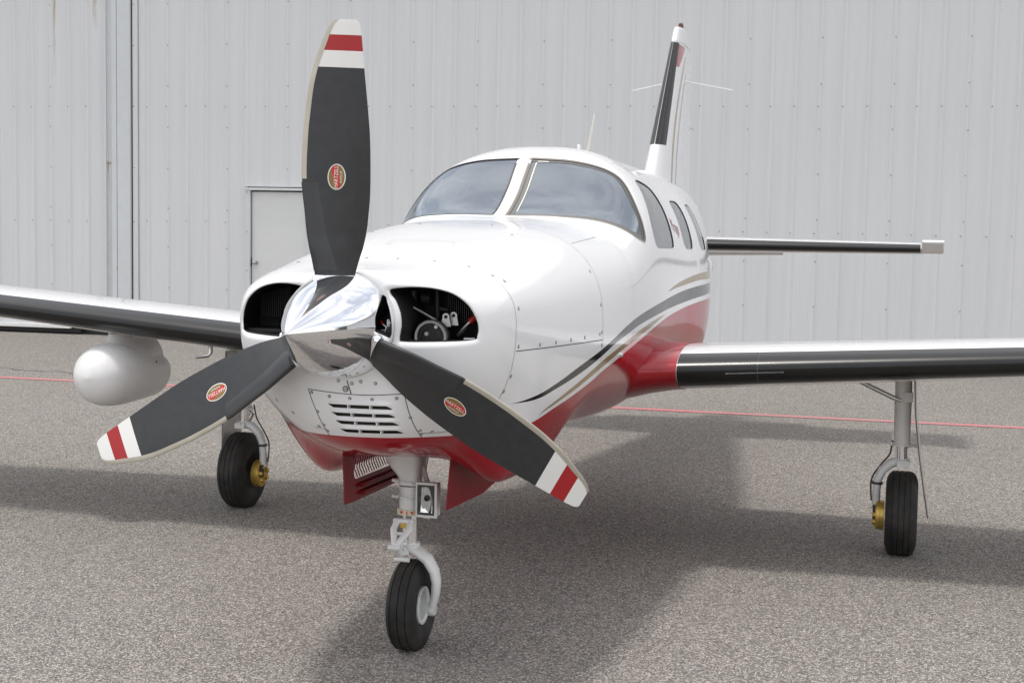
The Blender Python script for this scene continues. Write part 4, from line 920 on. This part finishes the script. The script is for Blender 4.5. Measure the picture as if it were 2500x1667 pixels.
# --- landing gear
def tyre_mesh(R, Wd, rim, c, name, parent, grooves=4, sink=.006):
    h = Wd/2; pr = [(rim, -h*.60), (rim+.010, -h*.72)]
    for t in np.linspace(.10, .98, 12):
        an_ = t*pi/2; pr.append((rim+.012+(R-rim-.012)*math.sin(an_)**.85, -h*max(math.cos(an_)**.42, .0)*(1 if t > .3 else .86+.14*(t-.1)/.2)))
    pr = [p for p in pr if -p[1] > h*.62 or p[0] < R-.02]; nsh = len(pr)
    gx = np.linspace(-.5, .5, grooves)*h
    for g_ in gx: e_ = .0030*(g_/h)**2*4; pr += [(R-e_*.3, g_-.0022), (R-.0045, g_-.0014), (R-.0045, g_+.0014), (R-e_*.3, g_+.0022)]
    pr += [(r, -a) for r, a in pr[:nsh][::-1]]
    mb = MB(); mb.lathe(pr, 72, 'x', c); V = np.array(mb.v); low = c[2]-R; zc_ = 0.0
    V[:, 2] = np.where(V[:, 2] < .002, .002*0+.0005, V[:, 2]); f_ = np.clip((.03-V[:, 2])/.03, 0, 1); V[:, 0] += np.sign(V[:, 0]-c[0])*f_*.005; mb.v = [tuple(p) for p in V]
    return mb.build(name, 'rubber', parent, sharp=50)
# nose gear
ng = MB(); ng.tube([(-.005, .01, .66), (-.005, .01, .55)], .044, 28); ng.tube([(-.005, .01, .57), (-.005, .01, .548)], .051, 28)
ng.tube([(-.005, .01, .69), (-.005, .01, .682)], .047, 28).tube([(-.005, .01, .628), (-.005, .01, .618)], .047, 28)
V = [];
for z_, x0, x1, hy in ((.665, -.047, .037, .042), (.70, -.052, .038, .045), (.735, -.082, .042, .055), (.79, -.118, .05, .06), (.92, -.118, .06, .06)):
    for t in np.linspace(0, 2*pi, 25)[:-1]:
        c_, s2 = math.cos(t), math.sin(t); e = .6; V.append(((x0+x1)/2+(x1-x0)/2*math.copysign(abs(c_)**e, c_), .01+hy*math.copysign(abs(s2)**e, s2), z_))
ng.add(V, [(i*24+j, i*24+(j+1) % 24, (i+1)*24+(j+1) % 24, (i+1)*24+j) for i in range(4) for j in range(24)])
nose = ng.build('nose_gear_strut', 'gear', plane, sharp=35)
mb = MB()
for z_ in (.684, .622):
    mb.tube([(-.065, -.03, z_), (-.04, -.04, z_)], .007, 8).tube([(-.03, -.037, z_-.003), (.02, -.038, z_-.006)], .004, 8)
mb.build('hose_clamp', 'gear', nose)
mb = MB(); pts = [(-.005+.0515*math.sin(a), .01-.0515*math.cos(a)) for a in np.linspace(-1.25, 1.25, 14)]
mb.add([(x_, y_, z_) for z_ in (.549, .570) for x_, y_ in pts], [(i, i+1, 14+i+1, 14+i) for i in range(13)])
for xo in (-.024, .020):
    mb.add([(xo-.007, -.0435+.0006, .566), (xo+.007, -.0435+.0006, .566), (xo, -.0440+.0006, .553)], [(0, 1, 2)], 1)
mb.add([(-.003, -.0438, .567), (.001, -.0438, .567), (.001, -.0438, .551), (-.003, -.0438, .551)], [(0, 1, 2, 3)], 1)
mb.build('tow_limit_label', ['label', 'decal_red'], nose, smooth=False)
MB().tube([(-.005, .01, .56), (-.005, .01, .42)], .029, 24).build('oleo_piston', 'chrome', nose)
# torque links in front of the strut
mb = MB()
for sx in (-1, 1): mb.tube([(-.010+.026*sx, -.05, .527), (-.012+.032*sx, -.075, .500), (-.020+.010*sx, -.105, .455), (-.022, -.112, .437)], [.014, .014, .013, .014], 12, sq=.8)
mb.tube([(-.052, -.05, .529), (.032, -.05, .529)], .010, 12).tube([(-.037, -.082, .485), (.012, -.082, .485)], .007, 8)
mb.build('torque_link', 'gear', nose)
mb = MB(); mb.tube([(-.050, -.113, .436), (.0, -.113, .436)], .012, 12).tube([(-.024, -.112, .434), (-.015, -.075, .405), (-.008, -.035, .40)], [.013, .013, .016], 10).tube([(-.04, -.07, .380), (.02, -.07, .380)], .009, 10).tube([(-.03, -.06, .40), (-.012, -.03, .415)], .012, 10)
mb.build('torque_link', 'gear', nose)
MB().box((-.008, -.048, .512), (.032, .012, .02)).build('hinge_pin', 'gold', nose)
# single sided fork on the port side of the wheel
mb = MB(); mb.tube([(-.005, .01, .432), (-.003, .01, .405)], .040, 24)
mb.tube([(-.002, .01, .408), (.030, .010, .398), (.070, .012, .370), (.096, .015, .325), (.104, .02, .28), (.100, .027, .235), (.088, .034, .195), (.080, .038, .165), (.079, .040, .148)], [.036, .038, .038, .036, .033, .031, .029, .029, .024], 18, sq=.58, up=(1, 0, 0))
mb.lathe([(.0, -.012), (.026, -.012), (.030, -.006), (.030, .008), (.026, .014), (0, .014)], 24, 'x', (.080, .038, .166))
mb.build('wheel_fork', 'gear', nose, sharp=50)
NW = (-.004, .038, .176)
MB().lathe([(0, .016), (.009, .016), (.009, .0)], 6, 'x', (.080, .038, .166)).build('axle_nut', 'steel', nose)
tyre_mesh(.180, .128, .071, NW, 'tyre', nose, 3)
mb = MB(); mb.lathe([(.0, .030), (.026, .030), (.034, .020), (.046, .016), (.053, .022), (.058, .046), (.066, .053), (.0755, .051), (.075, -.052), (.066, -.05), (.04, -.03), (0, -.03)], 48, 'x', NW); mb.build('wheel_hub', 'gear', nose, sharp=30)
MB().tube([(.02, .05, .80), (.035, .03, .74), (.055, .05, .66)], .011, 10).tube([(.05, .06, .80), (.035, .055, .70)], .008, 8).build('drag_brace', 'gear', nose)
# landing light
mb = MB(); LX, LZ, LY = .080, .617, -.045
mb.box((LX, LY+.030, LZ), (.080, .045, .128), mi=0)
for (cx, cz, sx, sz) in ((LX-.0405, LZ, .007, .138), (LX+.0385, LZ, .011, .138), (LX-.002, LZ+.064, .070, .010), (LX-.002, LZ-.064, .070, .010)): mb.box((cx, LY, cz), (sx, .010, sz), mi=0)
mb.build('landing_light', 'gear', nose, bevel=.002)
mb = MB(); ring = crom([(LX-.002+.0335*a_, LZ+.0575*b_) for a_, b_ in ((-.8, 1), (.8, 1), (1, .85), (1, -.85), (.8, -1), (-.8, -1), (-1, -.85), (-1, .85))], 4)
cx_, cz_ = LX-.002, LZ; n = len(ring); V = [(x_, LY-.004, z_) for x_, z_ in ring]+[(cx_+(x_-cx_)*.80, LY-.006, cz_+(z_-cz_)*.88) for x_, z_ in ring]+[(cx_+(x_-cx_)*.78, LY+.006, cz_+(z_-cz_)*.865) for x_, z_ in ring]
mb.add(V, [(i*n+j, i*n+(j+1) % n, (i+1)*n+(j+1) % n, (i+1)*n+j) for i in range(2) for j in range(n)]); mb.build('light_gasket', 'seal_dark', nose, sharp=60)
mb = MB(); V = []; nu, nv = 15, 21
for i in range(nv):
    for j in range(nu):
        u, v = -1+2*j/(nu-1), -1+2*i/(nv-1); V.append((LX-.002+u*.028, LY+.012-.012*min(1, (u*u+v*v)*.55)+.0012*math.sin(u*7), LZ+v*.052))
mb.add(V, [(i*nu+j, i*nu+j+1, (i+1)*nu+j+1, (i+1)*nu+j) for i in range(nv-1) for j in range(nu-1)]); mb.build('light_reflector', simple('lamp_reflector', (.80, .80, .78), .12, 1.), nose)
mb = MB(); mb.tube([(LX-.004, LY+.010, LZ+.002), (LX+.004, LY-.001, LZ+.010)], [.010, .012], 16); mb.build('bulb_dark_reflection', 'dark', nose)  # bulb coloured dark to stand for a round reflection in the lens
k = NT('lamp_lens'); gl = k.n('ShaderNodeBsdfGlossy'); gl.inputs['Roughness'].default_value = .03; tr_ = k.n('ShaderNodeBsdfTransparent'); fz = k.n('ShaderNodeFresnel'); fz.inputs['IOR'].default_value = 1.5; mm = k.n('ShaderNodeMixShader'); k.l(fz.outputs[0], mm.inputs[0]); k.l(tr_.outputs[0], mm.inputs[1]); k.l(gl.outputs[0], mm.inputs[2]); k.l(mm.outputs[0], k.out.inputs[0]); M['lens'] = k.m
mb = MB(); mb.box((LX-.002, LY-.003, LZ), (.054, .002, .102)); mb.build('light_lens', 'lens', nose)
MB().tube([(LX-.03, LY+.03, LZ-.068), (LX-.02, LY+.035, LZ-.078), (LX+.0, LY+.035, LZ-.080), (LX+.012, LY+.03, LZ-.068)], .0022, 6).build('light_cable', 'gear', nose)
# nose gear doors
def door(poly, name): return MB().plate(poly, .006).build(name, 'red_shaded', plane, bevel=.001)
dR = door([(.205, -.13, .830), (.195, -.155, .605), (.205, .30, .590), (.215, .86, .640), (.235, .86, .80), (.225, .30, .80)], 'nose_gear_door')
# starboard door: open ribbed cut-out
mb = MB(); X_ = -.205
def pl(a, b_, off=0): return (X_-.02*(b_-.6)/.2+off, a, b_)
outer = [(-.15, .82), (-.18, .60), (.10, .585), (.46, .600), (.46, .80), (.10, .80)]
mb.plate([pl(-.15, .84), pl(-.185, .605), pl(-.06, .600), pl(-.045, .66), (pl(-.07, .70)), pl(-.06, .745), pl(-.03, .765), pl(-.03, .84)], .006)
mb.plate([pl(-.06, .60), pl(.46, .592), pl(.46, .672), pl(-.05, .682)], .006)
mb.plate([pl(-.03, .765), pl(.46, .74), pl(.46, .84), pl(-.03, .84)], .006)
dL = mb.build('nose_gear_door', 'red_shaded', plane, sharp=30)
mb = MB(); mb.tube([pl(-.02, .655, .012), pl(.45, .645, .012)], .009, 8).tube([pl(-.02, .625, .012), pl(.45, .615, .012)], .009, 8); mb.build('door_stiffener', 'red_shaded', dL)
for i in range(15):
    a = -.025+.027*i; MB().tube([pl(a, .685), pl(a+.001, .72, -.012), pl(a+.002, .762)], .0026, 6).build('vent_slat', 'red_shaded', dL)
# main gear (port built, starboard mirrored)
def main_gear(s):
    X = 1.862*s; Y = 2.44
    mb = MB(); mb.tube([(X, Y, 1.02), (X, Y, .90), (X+.002*s, Y, .58)], [.046, .043, .042], 28).tube([(X, Y, .80), (X, Y, .78)], .0445, 28).tube([(X, Y, .755), (X, Y, .748)], .0435, 28).tube([(X, Y, .585), (X, Y, .572)], .050, 28)
    mb.box((X+.028*s, Y-.035, .83), (.045, .04, .05)).tube([(X-.045*s, Y-.02, .64), (X-.045*s, Y-.02, .60)], .008, 8)
    leg = mb.build('main_gear_strut', 'gear_grey', plane, bevel=.0)
    MB().tube([(X+.002*s, Y, .58), (X+.003*s, Y, .49)], .029, 24).build('oleo_piston', 'chrome', leg)
    mb = MB(); mb.tube([(X+.01*s, Y, .505), (X+.01*s, Y, .478)], .035, 24).box((X+.012*s, Y-.02, .480), (.062, .05, .032))
    mb.tube([(X+.0, Y, .492), (X-.05*s, Y, .475), (X-.092*s, Y, .435), (X-.112*s, Y, .385), (X-.117*s, Y, .33), (X-.117*s, Y, .24)], [.030, .029, .027, .025, .024, .024], 18, sq=.85, up=(1, 0, 0))
    mb.build('wheel_fork', 'gear', leg, sharp=50)
    MB().tube([(X-.114*s, Y-.001, .375), (X-.1145*s, Y-.001, .362)], .0285, 16).build('cable_tie', 'seal_dark', leg)
    MB().lathe([(0, -.04), (.008, -.04), (.008, -.03)], 6, 'y', (X+.012*s, Y-.012, .492)).build('pivot_bolt', 'alu', leg)
    c = (X+.012*s, Y, .216)
    tyre_mesh(.2205, .172, .078, c, 'tyre', leg, 4)
    sgn = -s; h_ = lambda v: v if sgn > 0 else -v
    mb = MB(); mb.lathe([(0, h_(.02)), (.05, h_(.03)), (.072, h_(.045)), (.085, h_(.05)), (.085, h_(-.055)), (.06, h_(-.04)), (0, h_(-.03))], 40, 'x', c); mb.build('wheel_hub', 'dark', leg, sharp=30)
    bc = (c[0]-.112*s, Y, .200)
    mb = MB(); mb.lathe([(0, h_(.018)), (.072, h_(.018)), (.078, h_(.012)), (.078, h_(-.003)), (.0745, h_(-.004)), (.0745, h_(-.007)), (.078, h_(-.008)), (.078, h_(-.026)), (0, h_(-.026))], 40, 'x', bc)
    for i in range(7):
        a = 2*pi*i/7+.3; mb.lathe([(0, h_(.034)), (.009, h_(.034)), (.012, h_(.028)), (.012, h_(.016))], 10, 'x', (bc[0], bc[1]+.047*math.cos(a), bc[2]+.047*math.sin(a)))
    mb.build('brake', 'gold', leg, sharp=35)
    MB().box((bc[0]-.022*s, Y-.03, .22), (.02, .03, .07)).build('brake_caliper', 'dark', leg, bevel=.004)
    mb = MB(); mb.tube([(X-.04*s, Y-.045, .82), (X-.22*s, Y-.03, .90)], .0125, 12).tube([(X-.01*s, Y-.045, .81), (X-.05*s, Y-.045, .825)], .008, 10); mb.build('side_brace', 'steel', leg)
    path = [(X-.045*s, Y+.03, .60), (X-.05*s, Y+.04, .55), (X-.06*s, Y+.045, .51), (X-.10*s, Y+.03, .46), (X-.145*s, Y+.02, .38), (X-.142*s, Y+.015, .27)]
    MB().tube(crom(path, 6, False), .0045, 8).build('brake_hose', 'seal_dark', leg)
    mb = MB(); mb.tube([(X-.055*s, Y-.01, .578), (X+.055*s, Y-.01, .575)], .010, 10).tube([(X+.04*s, Y, .578), (X+.085*s, Y, .568)], .006, 8); mb.build('door_link', 'gear', leg)
    mb = MB()
    for q_ in (-1, 1): mb.tube([(X+.01*s+.02*q_, Y+.05, .56), (X+.01*s+.012*q_, Y+.115, .53), (X+.01*s+.02*q_, Y+.04, .49)], .008, 8)
    mb.build('torque_link', 'gear', leg)
    dz = [(.925, 1.912, 2.31, 2.74), (.75, 1.922, 2.30, 2.72), (.56, 1.945, 2.33, 2.68), (.40, 1.970, 2.38, 2.62), (.20, 2.004, 2.43, 2.55)]
    V = [];
    for z_, x_, ya, yb in dz: V += [(x_*s, ya, z_), ((x_+.012)*s, ya, z_), ((x_+.014)*s, yb, z_), ((x_+.002)*s, yb, z_)]
    mb = MB(); mb.add(V, [(i*4+j, i*4+(j+1) % 4, i*4+4+(j+1) % 4, i*4+4+j) for i in range(4) for j in range(4)]+[(0, 1, 2, 3), (16, 17, 18, 19)]); mb.build('main_gear_door', 'gear_grey', leg, sharp=60)
    MB().tube([((x_+.004)*s, ya-.002, z_) for z_, x_, ya, yb in dz], .003, 8).build('door_edge_seal', 'seal', leg)
main_gear(1); main_gear(-1)
print('meshes', len(bpy.data.meshes), 'tris', sum(len(m.loop_triangles) or len(m.polygons) for m in bpy.data.meshes))
